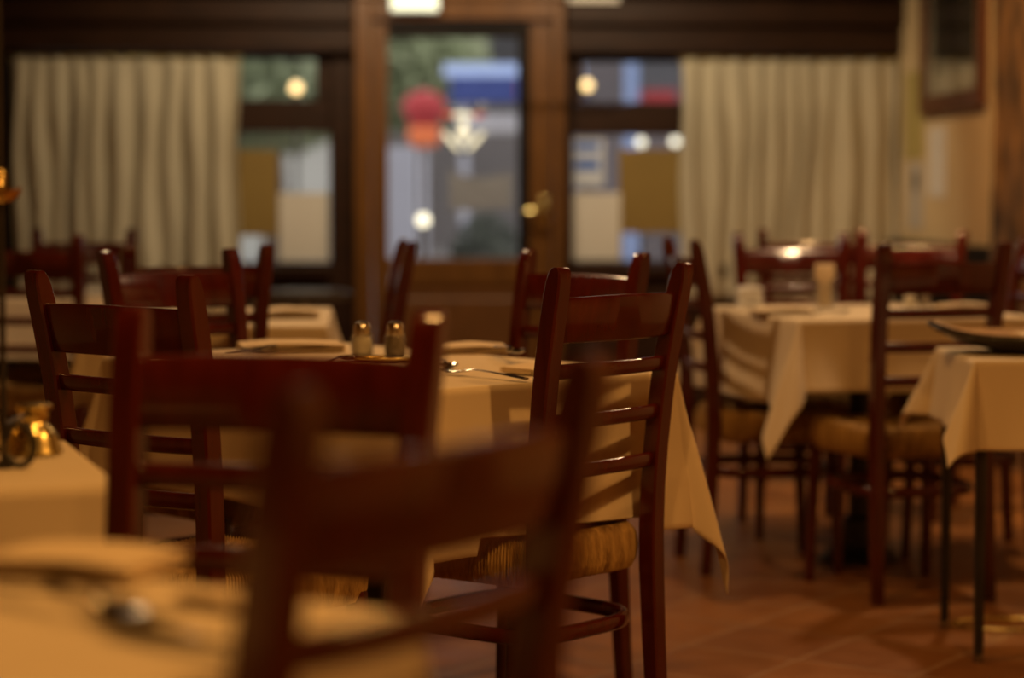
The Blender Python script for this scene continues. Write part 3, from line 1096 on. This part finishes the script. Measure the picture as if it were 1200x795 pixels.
cloth(2 * hx, 2 * hy, (0.17, 0.17, 0.205, 0.17), 44, ((sx0 + sx1) / 2, (sy0 + sy1) / 2, ZS), 0, 'yellowish cloth on the black-legged stand, under the dark tray', corner=0.40, wave=1.1)

# round grey table by the dark wall
gp = G(352, 343, 0.70)
gt_ = thing('round_table', 'round grey side table below the window cards left of the door', 'table', (gp.x, gp.y + 0.2, 0))
MB().lathe([(0, 0.665), (0.17, 0.665), (0.185, 0.672), (0.188, 0.69), (0.18, 0.70), (0, 0.70)], 48).build('table_top', M['grey_top'], gt_)
MB().lathe([(0.025, 0.66), (0.025, 0.06), (0.025, 0.03)], 24).build('column', M['steel'], gt_)
MB().lathe([(0, 0), (0.15, 0), (0.15, 0.012), (0.05, 0.03), (0, 0.03)], 32).build('base', M['steel'], gt_)

# ------------------------------------------------------------------ small things


def napkin_mb(a, b, h, layers, seed):
    """folded napkin: stacked cloth layers joined by rolled folds"""
    rnd = random.Random(seed)
    mb = MB()
    nx, ny = 16, 10
    lt = h / layers
    for L in range(layers):
        sh = rnd.uniform(-0.004, 0.004)
        tw = rnd.uniform(-0.02, 0.02)
        z0 = L * lt
        loops = []
        for i in range(nx + 1):
            u = i / nx
            x = -a / 2 + a * u + sh
            lp = []
            for q in range(ny):
                v = q / (ny - 1)
                y = (-b / 2 + b * v)
                z = z0 + lt * 0.92 + 0.003 * noise.noise(Vector((x * 14, y * 14, L + seed))) * (0 if L < 1 else 1) + (0.004 * math.sin(PI * u) if L else 0)
                lp.append((x - y * tw, y + x * tw, z - (lt * 0.35 if q in (0, ny - 1) else 0)))
            for q in range(ny - 1, -1, -1):
                v = q / (ny - 1)
                y = (-b / 2 + b * v)
                lp.append((x - y * tw, y + x * tw, z0 + (lt * 0.3 if q in (0, ny - 1) else 0) + (0.004 * math.sin(PI * u) if L else 0)))
            loops.append(lp)
        mb.loft(loops)
    return mb


def napkin(p, a, b, h, rot, label, seed=1, mat='napkin', layers=3):
    return tag(napkin_mb(a, b, h, layers, seed).build('napkin', M[mat], loc=p, rot=rot, angle=60), label, 'napkin', 'folded napkins')


def handle_pts(L):
    return [(0, 0.0, 0.004), (0, L * 0.3, 0.008), (0, L * 0.6, 0.011), (0, L * 0.78, 0.008), (0, L, 0.006)]


def spoon_mb():
    mb = MB()
    hp = [(0, -0.135, 0.0035), (0, -0.10, 0.006), (0, -0.05, 0.010), (0, 0.0, 0.012), (0, 0.02, 0.009)]
    mb.tube(hp, [0.0075, 0.007, 0.0045, 0.0035, 0.004], 10, flat=(1, 0.32))
    loops = []
    for ring in range(5):
        rr = ring / 4
        lp = []
        for k in range(24):
            a = 2 * PI * k / 24
            lp.append((0.020 * rr * math.cos(a) * (1 - 0.15 * math.sin(a)), 0.050 + 0.032 * rr * math.sin(a), 0.0025 + 0.008 * rr * rr))
        loops.append(lp)
    outer = [[(x * 1.04, 0.050 + (y - 0.05) * 1.04, z - 0.0016) for x, y, z in lp] for lp in loops]
    mb.loft([[(x, y, z) for x, y, z in lp] for lp in loops] + outer[::-1], cap=True)
    return mb


def fork_mb():
    mb = MB()
    mb.tube([(0, -0.135, 0.0035), (0, -0.10, 0.006), (0, -0.04, 0.010), (0, 0.01, 0.012), (0, 0.03, 0.009)], [0.0075, 0.007, 0.004, 0.0035, 0.006], 10, flat=(1, 0.32))
    mb.loft([[(x * w, y, z + t) for x, t in ((-1, 0.0), (1, 0.0), (1, 0.0016), (-1, 0.0016))] for y, w, z in ((0.025, 0.004, 0.0085), (0.04, 0.0105, 0.005), (0.055, 0.012, 0.004))])
    for k in range(4):
        x = -0.0096 + 0.0064 * k
        mb.tube([(x, 0.053, 0.0048), (x, 0.075, 0.0042), (x, 0.095, 0.0075), (x * 0.95, 0.102, 0.009)], [0.0019, 0.0018, 0.0014, 0.0006], 8)
    return mb


def knife_mb():
    mb = MB()
    mb.tube([(0, -0.11, 0.006), (0, -0.08, 0.006), (0, -0.03, 0.0055), (0, 0.0, 0.005)], [0.0055, 0.008, 0.007, 0.0045], 12, flat=(1, 0.62))
    st = [(0.0, -0.005, 0.006), (0.03, -0.008, 0.008), (0.08, -0.009, 0.009), (0.105, -0.006, 0.009), (0.12, 0.003, 0.0075)]
    mb.loft([[(a, y, 0.0042), (b_, y, 0.0052), (b_, y, 0.0064), (a, y, 0.0056)] for y, a, b_ in st])
    return mb


CUT = {'spoon': spoon_mb(), 'fork': fork_mb(), 'knife': knife_mb()}
cut_mesh = {}


def cutlery(kind, pa, pb, z, label):
    """pa: handle end pixel, pb: head end pixel, on a top at height z"""
    a, b_ = G(*pa, z), G(*pb, z)
    d = (b_ - a)
    rot = math.atan2(-d.x, d.y)
    c = (a + b_) / 2
    if kind in cut_mesh:
        o = cut_mesh[kind].copy()
        COL.objects.link(o)
    else:
        o = CUT[kind].build(kind, M['steel'], angle=50)
        cut_mesh[kind] = o
    o.location = (c.x, c.y, z)
    o.rotation_euler.z = rot
    return tag(o, label, 'cutlery', 'cutlery')


ZC = ZT + 0.0062          # top of a cloth
# closest table
npk = G(95, 668, ZC)
napkin((npk.x, npk.y, ZC), 0.16, 0.11, 0.016, R(-20), 'blurred folded napkin at the far corner of the closest table', 3)
cutlery('spoon', (62, 682), (178, 745), ZC, 'blurred spoon with a round glint, on the closest table')
cutlery('fork', (60, 706), (165, 728), ZC + 0.006, 'blurred fork lying against the spoon on the closest table')
cutlery('knife', (190, 752), (300, 772), ZC, 'blurred knife beside the closest chair')
np2 = G(262, 706, ZC)
napkin((np2.x, np2.y, ZC), 0.07, 0.05, 0.006, R(-35), 'small blurred napkin between the spoon and the closest chair', 5, layers=2)
# middle table
n1 = G(342, 411, ZC)
napkin((n1.x, n1.y, ZC), 0.22, 0.15, 0.018, rot - 0.5, 'folded napkin behind crossed cutlery, left on the middle table', 8)
n2 = G(553, 412, ZC)
napkin((n2.x, n2.y, ZC), 0.15, 0.12, 0.014, rot - 0.6, 'folded napkin beside the spoon, right of the shakers', 9)
n3 = G(632, 436, ZC)
napkin((n3.x, n3.y, ZC), 0.12, 0.10, 0.010, rot, 'folded napkin at the table edge, behind the sharp chair', 10)
cutlery('fork', (238, 413), (318, 417), ZC + 0.002, 'fork pointing right, left on the middle table')
cutlery('knife', (330, 408), (262, 419), ZC + 0.010, 'knife crossed over a fork, left on the middle table')
cutlery('spoon', (378, 432), (420, 421), ZC, 'spoon with dark bowl beside the salt shaker')
cutlery('spoon', (508, 424), (534, 437), ZC, 'dark spoon leaning towards the front edge, right on the middle table')
cutlery('fork', (592, 444), (526, 438), ZC, 'bright fork along the front edge of the middle table')
cutlery('spoon', (575, 406), (624, 422), ZC + 0.016, 'spoon with glinting bowl on the napkin right of the shakers')


def shaker(p, fill, label, sc_=1.0):
    t = thing('shaker', label, 'shaker', p, 0, 'glass salt and pepper shakers')
    seg = 36
    def rib(k):
        return 1 + 0.035 * math.cos(12 * 2 * PI * k / seg)
    prof = [(0.0, 0.0), (0.0165, 0.0), (0.0185, 0.003), (0.020, 0.012), (0.020, 0.030), (0.0175, 0.040), (0.0145, 0.046), (0.0125, 0.046), (0.0150, 0.039), (0.0172, 0.029), (0.0172, 0.012), (0.0155, 0.005), (0.0, 0.0045)]
    loops = [[(max(r, 1e-4) * sc_ * (rib(k) if i in (2, 3, 4, 5) else 1) * math.cos(2 * PI * k / seg), max(r, 1e-4) * sc_ * (rib(k) if i in (2, 3, 4, 5) else 1) * math.sin(2 * PI * k / seg), z * sc_) for k in range(seg)] for i, (r, z) in enumerate(prof)]
    MB().loft(loops).build('jar', M['pane'], t)
    MB().lathe([(0, 0.0062 * sc_), (0.0148 * sc_, 0.0062 * sc_), (0.0165 * sc_, 0.012 * sc_), (0.0166 * sc_, 0.029 * sc_), (0.0146 * sc_, 0.0375 * sc_), (0.0122 * sc_, 0.0435 * sc_), (0, 0.044 * sc_)], 24).build('contents', M[fill], t)
    MB().lathe([(0.0149 * sc_, 0.0405 * sc_), (0.0152 * sc_, 0.047 * sc_), (0.0145 * sc_, 0.056 * sc_), (0.011 * sc_, 0.0625 * sc_), (0.004 * sc_, 0.0645 * sc_), (0, 0.0648 * sc_)], 28).build('cap', M['chrome'], t)
    return t


tp = G(450, 424, ZC)
tray = thing('shaker_tray', 'small brass tray under the two shakers on the middle table', 'tray', tp, R(0), None)
MB().lathe([(0, 0), (0.060, 0), (0.070, 0.004), (0.0715, 0.008), (0.069, 0.0075), (0.059, 0.003), (0, 0.003)], 40, (0, 0, 0), (1.0, 0.66)).build('dish', M['brass'], tray)
MB().tube([(0.0705 * math.cos(a), 0.0465 * math.sin(a), 0.008) for a in [2 * PI * k / 40 for k in range(40)]], 0.0016, 8, closed=True).build('rim', M['brass'], tray)
sp1 = Vector((G(428, 418, ZC + 0.0035).x, tp.y + 0.006, ZC + 0.0035))
shaker((G(428, 420, ZC).x, tp.y + 0.004, ZC + 0.0035), 'salt', 'ribbed glass salt shaker with domed metal cap, on the small brass tray', 1.22)
shaker((G(466, 420, ZC).x, tp.y + 0.004, ZC + 0.0035), 'pepper', 'ribbed glass pepper shaker with darker filling, on the small brass tray', 1.22)

# right table
q = G(915, 367, ZC)
napkin((q.x, q.y, ZC), 0.16, 0.13, 0.012, R(8), 'flat folded napkin in front of the napkin holder', 14)
q = G(1130, 362, ZC)
napkin((q.x, q.y, ZC), 0.16, 0.10, 0.012, R(8), 'flat folded napkin right of the two small shakers', 15)
q = G(866, 360, ZC)
tag(napkin_mb(0.07, 0.05, 0.06, 6, 17).build('napkin', M['napkin_pale'], loc=(q.x + 0.03, q.y, ZC), rot=R(10), angle=60), 'pale crumpled napkin stack at the left corner of the curtain-side table', 'napkin', 'folded napkins')
q = G(966, 364, ZC)
nh_ = thing('napkin_holder', 'glass tumbler holding a tan folded napkin', 'napkin holder', (q.x, q.y, ZC))
MB().lathe([(0, 0), (0.026, 0), (0.029, 0.004), (0.032, 0.085), (0.030, 0.085), (0.027, 0.010), (0, 0.009)], 32).build('tumbler', M['pane'], nh_)
MB().box((-0.018, -0.014, 0.011), (0.018, 0.014, 0.134), 0.003).box((-0.028, -0.012, 0.090), (0.028, 0.013, 0.136), 0.002).build('paper_napkin', M['napkin'], nh_)
cutlery('fork', (952, 370), (996, 366), ZC, 'fork glinting beside the napkin holder')
q = G(1066, 361, ZC)
shaker((q.x, q.y, ZC), 'salt', 'small glass salt shaker seen through the chair slats, right table', 1.05)
q = G(1083, 361, ZC)
shaker((q.x, q.y, ZC), 'pepper', 'small glass pepper shaker seen through the chair slats, right table', 1.05)


def tumbler(p, label, h=0.10, r=0.03):
    t = tag(MB().lathe([(0, 0), (r * 0.82, 0), (r * 0.86, 0.004), (r, h), (r * 0.93, h), (r * 0.8, 0.012), (0, 0.011)], 32).build('tumbler', M['pane'], loc=p), label, 'glass', 'glasses')
    return t


def wine_glass(p, label):
    k = MB().lathe([(0, 0), (0.032, 0), (0.033, 0.003), (0.010, 0.008), (0.004, 0.016), (0.0035, 0.075), (0.012, 0.086), (0.032, 0.11), (0.036, 0.135), (0.030, 0.175), (0.0285, 0.175), (0.0345, 0.135), (0.030, 0.112), (0.010, 0.09), (0, 0.089)], 32).build('wine_glass', M['pane'], loc=p)
    return tag(k, label, 'glass', 'glasses')


q = G(238, 378, ZC)
tumbler((q.x, q.y, ZC), 'tumbler framed between chair rails, first on the back left table')
q = G(272, 377, ZC)
tumbler((q.x, q.y, ZC), 'tumbler beside the chair post, second on the back left table')
q = G(255, 368, ZC)
napkin((q.x, q.y, ZC), 0.14, 0.10, 0.03, R(5), 'white napkin behind the tumblers', 19, 'napkin_pale', 4)
q = G(342, 371, ZC)
napkin((q.x, q.y, ZC), 0.15, 0.20, 0.020, R(4), 'thick folded napkin stack on the back left table', 18, layers=4)
q = G(80, 350, ZC)
wine_glass((q.x, q.y, ZC), 'wine glass next to the left one, by the left curtain')
q = G(98, 349, ZC)
wine_glass((q.x, q.y, ZC), 'wine glass right of its pair, by the left curtain')
q = G(110, 352, ZC)
napkin((cF.x + 0.14, cF.y - 0.16, ZC), 0.12, 0.08, 0.02, R(5), 'white napkin in front of the wine glasses', 20, 'napkin_pale', 3)

# oval tray on the serving stand
tr_c = Vector((1.275, 5.20))
tray2 = thing('serving_tray', 'dark boat-shaped tray with tan lining on the black-legged stand', 'tray', (tr_c.x, tr_c.y, ZS + 0.0065))
def boat(sc1, z_off, zlo, lift=0.0):
    lp = []
    for rr, z in ((0.45, 0.0), (0.75, 0.010), (0.92, 0.026), (1.0, 0.038)):
        l_ = []
        for k in range(48):
            a = 2 * PI * k / 48
            ca, sa_ = math.cos(a), math.sin(a)
            tip = 0.030 * abs(ca) ** 5 * rr * rr
            l_.append((0.285 * sc1 * rr * ca, 0.165 * sc1 * rr * sa_, zlo + z + tip + z_off))
        lp.append(l_)
    return lp
MB().loft(boat(1.0, 0.0, 0.0)+ [[(x * 0.985, y * 0.985, z) for x, y, z in boat(1.0, 0, 0)[-1]]] + boat(0.975, 0.006, 0.0)[::-1]).build('shell', M['tray_dark'], tray2)
MB().loft(boat(0.965, 0.0075, 0.0) + [[(x, y, z + 0.002) for x, y, z in boat(0.965, 0.0075, 0.0)[-1]]] + [[(x * 0.98, y * 0.98, z) for x, y, z in lp] for lp in boat(0.965, 0.0095, 0.0)[::-1]]).build('lining', M['tray_tan'], tray2)
q = (tr_c.x + 0.03, tr_c.y, ZS + 0.0275)
napkin(q, 0.20, 0.12, 0.024, R(4), 'tan folded napkin lying in the dark tray', 23)

# brass hoop on the floor
hp = G(1172, 738, 0)
hoop = thing('brass_hoop', 'thin brass hoop on the floor tiles beside the black-legged stand', 'hoop', (1.245, hp.y + 0.04, 0.0))
MB().tube([(0.135 * math.cos(a), 0.075 * math.sin(a), 0.005) for a in [2 * PI * k / 48 for k in range(48)]], 0.005, 10, closed=True).build('ring', M['brass'], hoop)
MB().lathe([(0, 0.001), (0.011, 0.001), (0.011, 0.014), (0.006, 0.017), (0, 0.0175)], 14, (-0.135, 0, 0)).build('stud', M['brass'], hoop)

# brass oil lamp on the left table
bp_ = G(40, 531, ZC)
lamp = thing('oil_lamp', 'brass oil lamp with tall iron rod and ring handle, at the left edge', 'lamp', (bp_.x, bp_.y, ZC))
MB().lathe([(0, 0), (0.036, 0), (0.0375, 0.002), (0.036, 0.006), (0.0335, 0.012), (0.031, 0.022), (0.0255, 0.032), (0.019, 0.038), (0.0175, 0.042), (0, 0.042)], 40).build('base', M['brass'], lamp)
MB().lathe([(0, 0.0425), (0.0185, 0.0425), (0.0200, 0.048), (0.0195, 0.055), (0.0235, 0.058), (0.0245, 0.061), (0.0235, 0.064), (0.006, 0.066), (0, 0.066)], 40).build('collar', M['brass'], lamp)
rx, ry = -0.004, -0.15
MB().lathe([(0, 0), (0.036, 0), (0.0375, 0.002), (0.036, 0.006), (0.0335, 0.012), (0.031, 0.026), (0.0285, 0.046), (0.0235, 0.062), (0.0225, 0.066), (0.026, 0.070), (0.026, 0.074), (0, 0.076)], 40, (-0.078, 0.012, 0)).build('reservoir', M['brass'], lamp)
MB().tube([(rx, ry, 0.006), (rx, ry, 0.2), (rx, ry, 0.64)], 0.0045, 12).lathe([(0, 0), (0.014, 0), (0.014, 0.004), (0.005, 0.010), (0, 0.011)], 20, (rx, ry, 0)).build('rod', M['iron'], lamp)
MB().tube([(rx, ry, 0.052), (rx, -0.018, 0.052)], 0.0035, 8).tube([(rx, ry, 0.069), (-0.078, ry + 0.02, 0.069), (-0.078, -0.012, 0.069)], 0.003, 8).build('bracket', M['iron'], lamp)
MB().tube([(rx + 0.0200 + 0.0185 * math.cos(a), ry - 0.006, 0.0285 + 0.0255 * math.sin(a)) for a in [2 * PI * k / 32 for k in range(32)]], 0.0046, 10, closed=True).build('ring_handle', M['iron'], lamp)
pz = CAMZ - (231 - 229) / 900 - ZC - 0.008
pan = MB()
lps = []
for rr, z in ((0.12, 0.0), (0.6, 0.002), (0.85, 0.008), (1.0, 0.016), (0.95, 0.016), (0.8, 0.010), (0.5, 0.005), (0.12, 0.004)):
    l_ = []
    for k in range(40):
        a = 2 * PI * k / 40
        ext = 1 + 0.55 * max(0, math.cos(a)) ** 6
        l_.append((rx + 0.018 * rr * math.cos(a) * ext, ry + 0.018 * rr * math.sin(a), pz + z + 0.004 * max(0, math.cos(a)) ** 6 * rr))
    lps.append(l_)
pan.loft(lps).build('oil_pan', M['brass'], lamp)
MB().lathe([(0.0046, 0.016), (0.008, 0.019), (0.009, 0.024), (0.006, 0.029), (0.008, 0.034), (0.0046, 0.042)], 20, (rx, ry, pz)).build('finial', M['brass'], lamp)
MB().lathe([(0.002, 0.64), (0.010, 0.642), (0.012, 0.652), (0.006, 0.664), (0, 0.668)], 20, (rx, ry, 0)).build('top_knob', M['brass'], lamp)

# ------------------------------------------------------------------ the street outside
struct(MB().box((-20, 11.6, -0.3), (20, 70, -0.15)).build('street', M['asphalt'], smooth=False))


def at(x, y, d):
    r = ray(x, y)
    k = d / r.y
    return Vector((r.x * k, d, CAMZ + r.z * k))


bl = thing('street_building', 'grey building across the street behind the door glass', 'building', (2.0, 49.5, -0.15))
MB().box((-7.5, 0, 0), (12, 6, 14)).build('wall', M['facade'], bl, smooth=False)
for i in range(5):
    for j in range(3):
        MB().box((-6.2 + i * 3.4, -0.06, 4.0 + j * 3.4), (-4.6 + i * 3.4, -0.005, 6.0 + j * 3.4), 0.02).build('window', M['facade_dark'], bl, smooth=False)
bl2 = thing('street_building', 'pale building across the street behind the left window', 'building', (-12, 42, -0.15))
MB().box((-9, 0, 0), (8.8, 6, 13)).build('wall', M['facade_pale'], bl2, smooth=False)
for i in range(4):
    for j in range(3):
        MB().box((-7.0 + i * 3.4, -0.06, 5.6 + j * 3.0), (-5.6 + i * 3.4, -0.005, 7.2 + j * 3.0), 0.02).build('window', M['facade_dark'], bl2, smooth=False)

bl3 = thing('street_building', 'dark brownish building across the street behind the right window', 'building', (1.2, 39, -0.15))
MB().box((0, 0, 0), (11, 5, 12)).build('wall', M['facade_brown'], bl3, smooth=False)
for i in range(3):
    for j in range(3):
        MB().box((0.9 + i * 3.3, -0.06, 2.6 + j * 3.0), (2.1 + i * 3.3, -0.005, 4.4 + j * 3.0), 0.02).build('window', M['facade_dark'], bl3, smooth=False)


def leaves(n, c, rad, size, seed, squash=0.8):
    rnd = random.Random(seed)
    mb = MB()
    for _ in range(n):
        while True:
            p = Vector((rnd.uniform(-1, 1), rnd.uniform(-1, 1), rnd.uniform(-1, 1)))
            if 0.35 < p.length < 1:
                break
        p = Vector((p.x * rad, p.y * rad, p.z * rad * squash)) + Vector(c)
        a = Vector((rnd.gauss(0, 1), rnd.gauss(0, 1), rnd.gauss(0, 1))).normalized()
        b = a.orthogonal().normalized()
        s = size * rnd.uniform(0.6, 1.3)
        mb.add([p - a * s, p + b * s * 0.5, p + a * s, p - b * s * 0.5], [(0, 1, 2, 3)])
    return mb


def tree(x, d, ztop, rad, label, seed):
    p = at(x, 228, d)
    t = thing('tree', label, 'tree', (p.x, d, -0.15))
    MB().tube([(0, 0, 0), (0.05, 0, 1.2), (0.0, 0.1, ztop - rad * 0.5)], [0.16, 0.12, 0.06], 10).build('trunk', M['bark'], t)
    leaves(2600, (0, 0, ztop - rad * 0.75), rad, 0.12, seed).build('crown', M['leaf'], t, smooth=False)


tree(487, 27, 3.5, 0.95, 'green tree seen in the upper left of the door glass', 3)
tree(318, 24, 3.15, 0.95, 'green tree seen through the transom left of the door', 5)

# kiosk with blue awning
kp = at(572, 100, 21)
kio = thing('kiosk', 'street kiosk with blue awning seen through the door glass', 'kiosk', (kp.x, 21, -0.15))
zk = lambda y: at(572, y, 21).z + 0.15
MB().box((-0.30, 0.05, zk(153)), (0.85, 0.6, zk(122)), 0.01).build('fascia', M['white_paint'], kio, smooth=False)
MB().box((-0.27, 0.1, 0), (-0.2, 0.6, zk(153)), 0.01).box((0.75, 0.1, 0), (0.82, 0.6, zk(153)), 0.01).build('posts', M['cabinet_grey'], kio, smooth=False)
MB().loft([[(x, -0.35, zk(122)), (x, -0.35, zk(92)), (x, 0.0, zk(85)), (x, 0.6, zk(85)), (x, 0.6, zk(122))] for x in (-0.36, 0.0, 0.45, 0.9)]).build('awning', M['awning_blue'], kio, smooth=False)
MB().loft([[(x, -0.33, zk(91)), (x, -0.1, zk(76)), (x, 0.6, zk(72)), (x, 0.6, zk(84)), (x, 0.02, zk(84))] for x in (-0.42, 0.9)]).build('awning_roof', M['awning_pale'], kio, smooth=False)
MB().box((0.28, -0.365, zk(117)), (0.42, -0.352, zk(96)), 0.004).build('red_emblem', M['red_cloth'], kio, smooth=False)
# red parasol with orange drop cloth
rp_ = at(497, 140, 19)
par = thing('parasol', 'red and orange closed market parasol seen through the door glass', 'parasol', (rp_.x, 19, -0.15))
zr = lambda y: at(497, y, 19).z + 0.15
MB().lathe([(0.0, zr(104)), (0.15, zr(112)), (0.20, zr(125)), (0.15, zr(140)), (0.11, zr(148)), (0.0, zr(148))], 20).build('canopy', M['red_cloth'], par)
MB().lathe([(0.0, zr(148)), (0.13, zr(149)), (0.15, zr(160)), (0.10, zr(172)), (0.0, zr(173))], 16).build('drop_cloth', M['orange_cloth'], par)
MB().tube([(0, 0, 0.04), (0, 0, zr(172))], 0.025).lathe([(0, 0), (0.25, 0), (0.25, 0.05), (0, 0.06)], 20).build('pole', M['cabinet_grey'], par)
# pale advertising pillar
a0 = at(468, 172, 14)
pil = thing('street_cabinet', 'pale grey upright street cabinet seen low left in the door glass', 'cabinet', (a0.x, 14, -0.15))
MB().box((-0.10, 0, 0.05), (0.10, 0.25, a0.z + 0.15), 0.01).build('body', M['cabinet_grey'], pil, smooth=False)
MB().box((-0.12, -0.02, 0.0), (0.12, 0.27, 0.05), 0.005).build('plinth', M['planter'], pil, smooth=False)
# planter with a dark shrub
s0 = at(570, 300, 15)
plt = thing('planter', 'dark planter with shrub seen low right in the door glass', 'planter', (s0.x, 15, -0.15))
MB().loft([[(x * w, y * w, z) for x, y in ((-1, -0.5), (1, -0.5), (1, 0.5), (-1, 0.5))] for z, w in ((0, 0.20), (0.45, 0.24), (0.45, 0.215), (0.40, 0.21))]).build('pot', M['planter'], plt, smooth=False)
leaves(1500, (0, 0, 0.74), 0.27, 0.035, 9, 1.35).build('foliage', M['shrub'], plt, smooth=False)
# signboard and poles seen through the right transom
bq = at(740, 110, 24)
sb = thing('sign_post', 'pale blue pole with red panels seen through the transom right of the door', 'sign', (bq.x, 24, -0.15))
zs = lambda y: at(740, y, 24).z + 0.15
MB().box((-0.07, 0, 0), (0.07, 0.1, zs(60)), 0.01).build('pole', M['awning_pale'], sb, smooth=False)
MB().box((0.10, -0.02, zs(125)), (0.50, 0.05, zs(106)), 0.01).build('panel', M['red_cloth'], sb, smooth=False)


def street_lamp(x, y, d, r, mat, label):
    p = at(x, y, d)
    t = thing('street_lamp', label, 'lamp', (p.x, d, -0.15), 0, 'globe lamps outside')
    z = p.z + 0.15
    MB().lathe([(0, -r)] + [(r * math.cos(a), r * math.sin(a)) for a in [-PI / 2 + PI * k / 16 for k in range(1, 16)]] + [(0, r)], 24, (0, 0, z)).build('globe', M[mat], t)
    MB().tube([(0, 0, 0.02), (0, 0, z - r + 0.005)], 0.012).lathe([(0, 0), (0.06, 0), (0.06, 0.02), (0.015, 0.05), (0, 0.05)], 16).build('pole', M['iron'], t)
    return t


street_lamp(347, 103, 13.2, 0.034, 'glow_warm', 'glowing warm globe lamp outside the transom left of the door')
street_lamp(751, 167, 13.0, 0.027, 'glow_white', 'glowing globe lamp just above the wide gold board')
street_lamp(791, 166, 13.0, 0.027, 'glow_white', 'glowing globe lamp at the edge of the right curtain')
street_lamp(688, 100, 13.4, 0.032, 'glow_warm', 'glowing orange globe lamp outside the transom right of the door')
street_lamp(496, 258, 12.6, 0.036, 'glow_white', 'glowing white globe lamp low behind the door glass')

# ------------------------------------------------------------------ light
w = bpy.data.worlds.new('world')
sc.world = w
w.use_nodes = True
bg = w.node_tree.nodes['Background']
bg.inputs['Color'].default_value = (1.0, 0.95, 0.93, 1)
bg.inputs['Strength'].default_value = 1.15


def lampl(x, y, z, power, r=0.06, col=(1.0, 0.55, 0.20), spot=150, name='pendant_or_wash'):
    ld = bpy.data.lights.new(name, 'SPOT')
    ld.energy = power
    ld.color = col
    ld.spot_size = R(spot)
    ld.spot_blend = 0.6
    ld.shadow_soft_size = r
    o = bpy.data.objects.new(name, ld)
    COL.objects.link(o)
    o.location = (x, y, z)
    return o


OR = (1.0, 0.47, 0.12)
WM = (1.0, 0.56, 0.22)
PALE = (1.0, 0.80, 0.52)
lampl(1.15, 2.3, 2.35, 75, col=OR)
lampl(-0.3, 2.0, 2.35, 40, col=OR)
lampl(0.1, 4.4, 2.35, 40, col=OR)
lampl(1.35, 6.3, 2.35, 72, col=(1.0, 0.63, 0.33))
lampl(-0.9, 6.3, 2.35, 55, col=(1.0, 0.63, 0.33))
for wx, wp in ((-0.75, 70), (0.55, 72)):  # unseen wall washers, added to brighten the curtains and door wall
    o = lampl(wx, 9.3, 2.42, wp, col=PALE, spot=125)
    o.rotation_euler = (R(50), 0, PHI)
o = lampl(1.05, 7.7, 2.40, 115, col=WM, spot=120)  # extra unseen spot, added to lift the right-hand plaster and picture
o.rotation_euler = (R(40), 0, R(-55))
lampl(0.9, -0.6, 2.35, 45, col=OR)
lampl(-1.0, -0.8, 2.35, 30, col=OR)

sc.view_settings.view_transform = 'Standard'
sc.view_settings.look = 'None'
sc.view_settings.gamma = 1
sc.view_settings.use_curve_mapping = False
sc.view_settings.exposure = 0.12
sc.cycles.use_denoising = True
sc.cycles.max_bounces = 10
sc.cycles.transparent_max_bounces = 16
sc.cycles.caustics_reflective = False
sc.cycles.caustics_refractive = False
sc.cycles.sample_clamp_indirect = 6.0
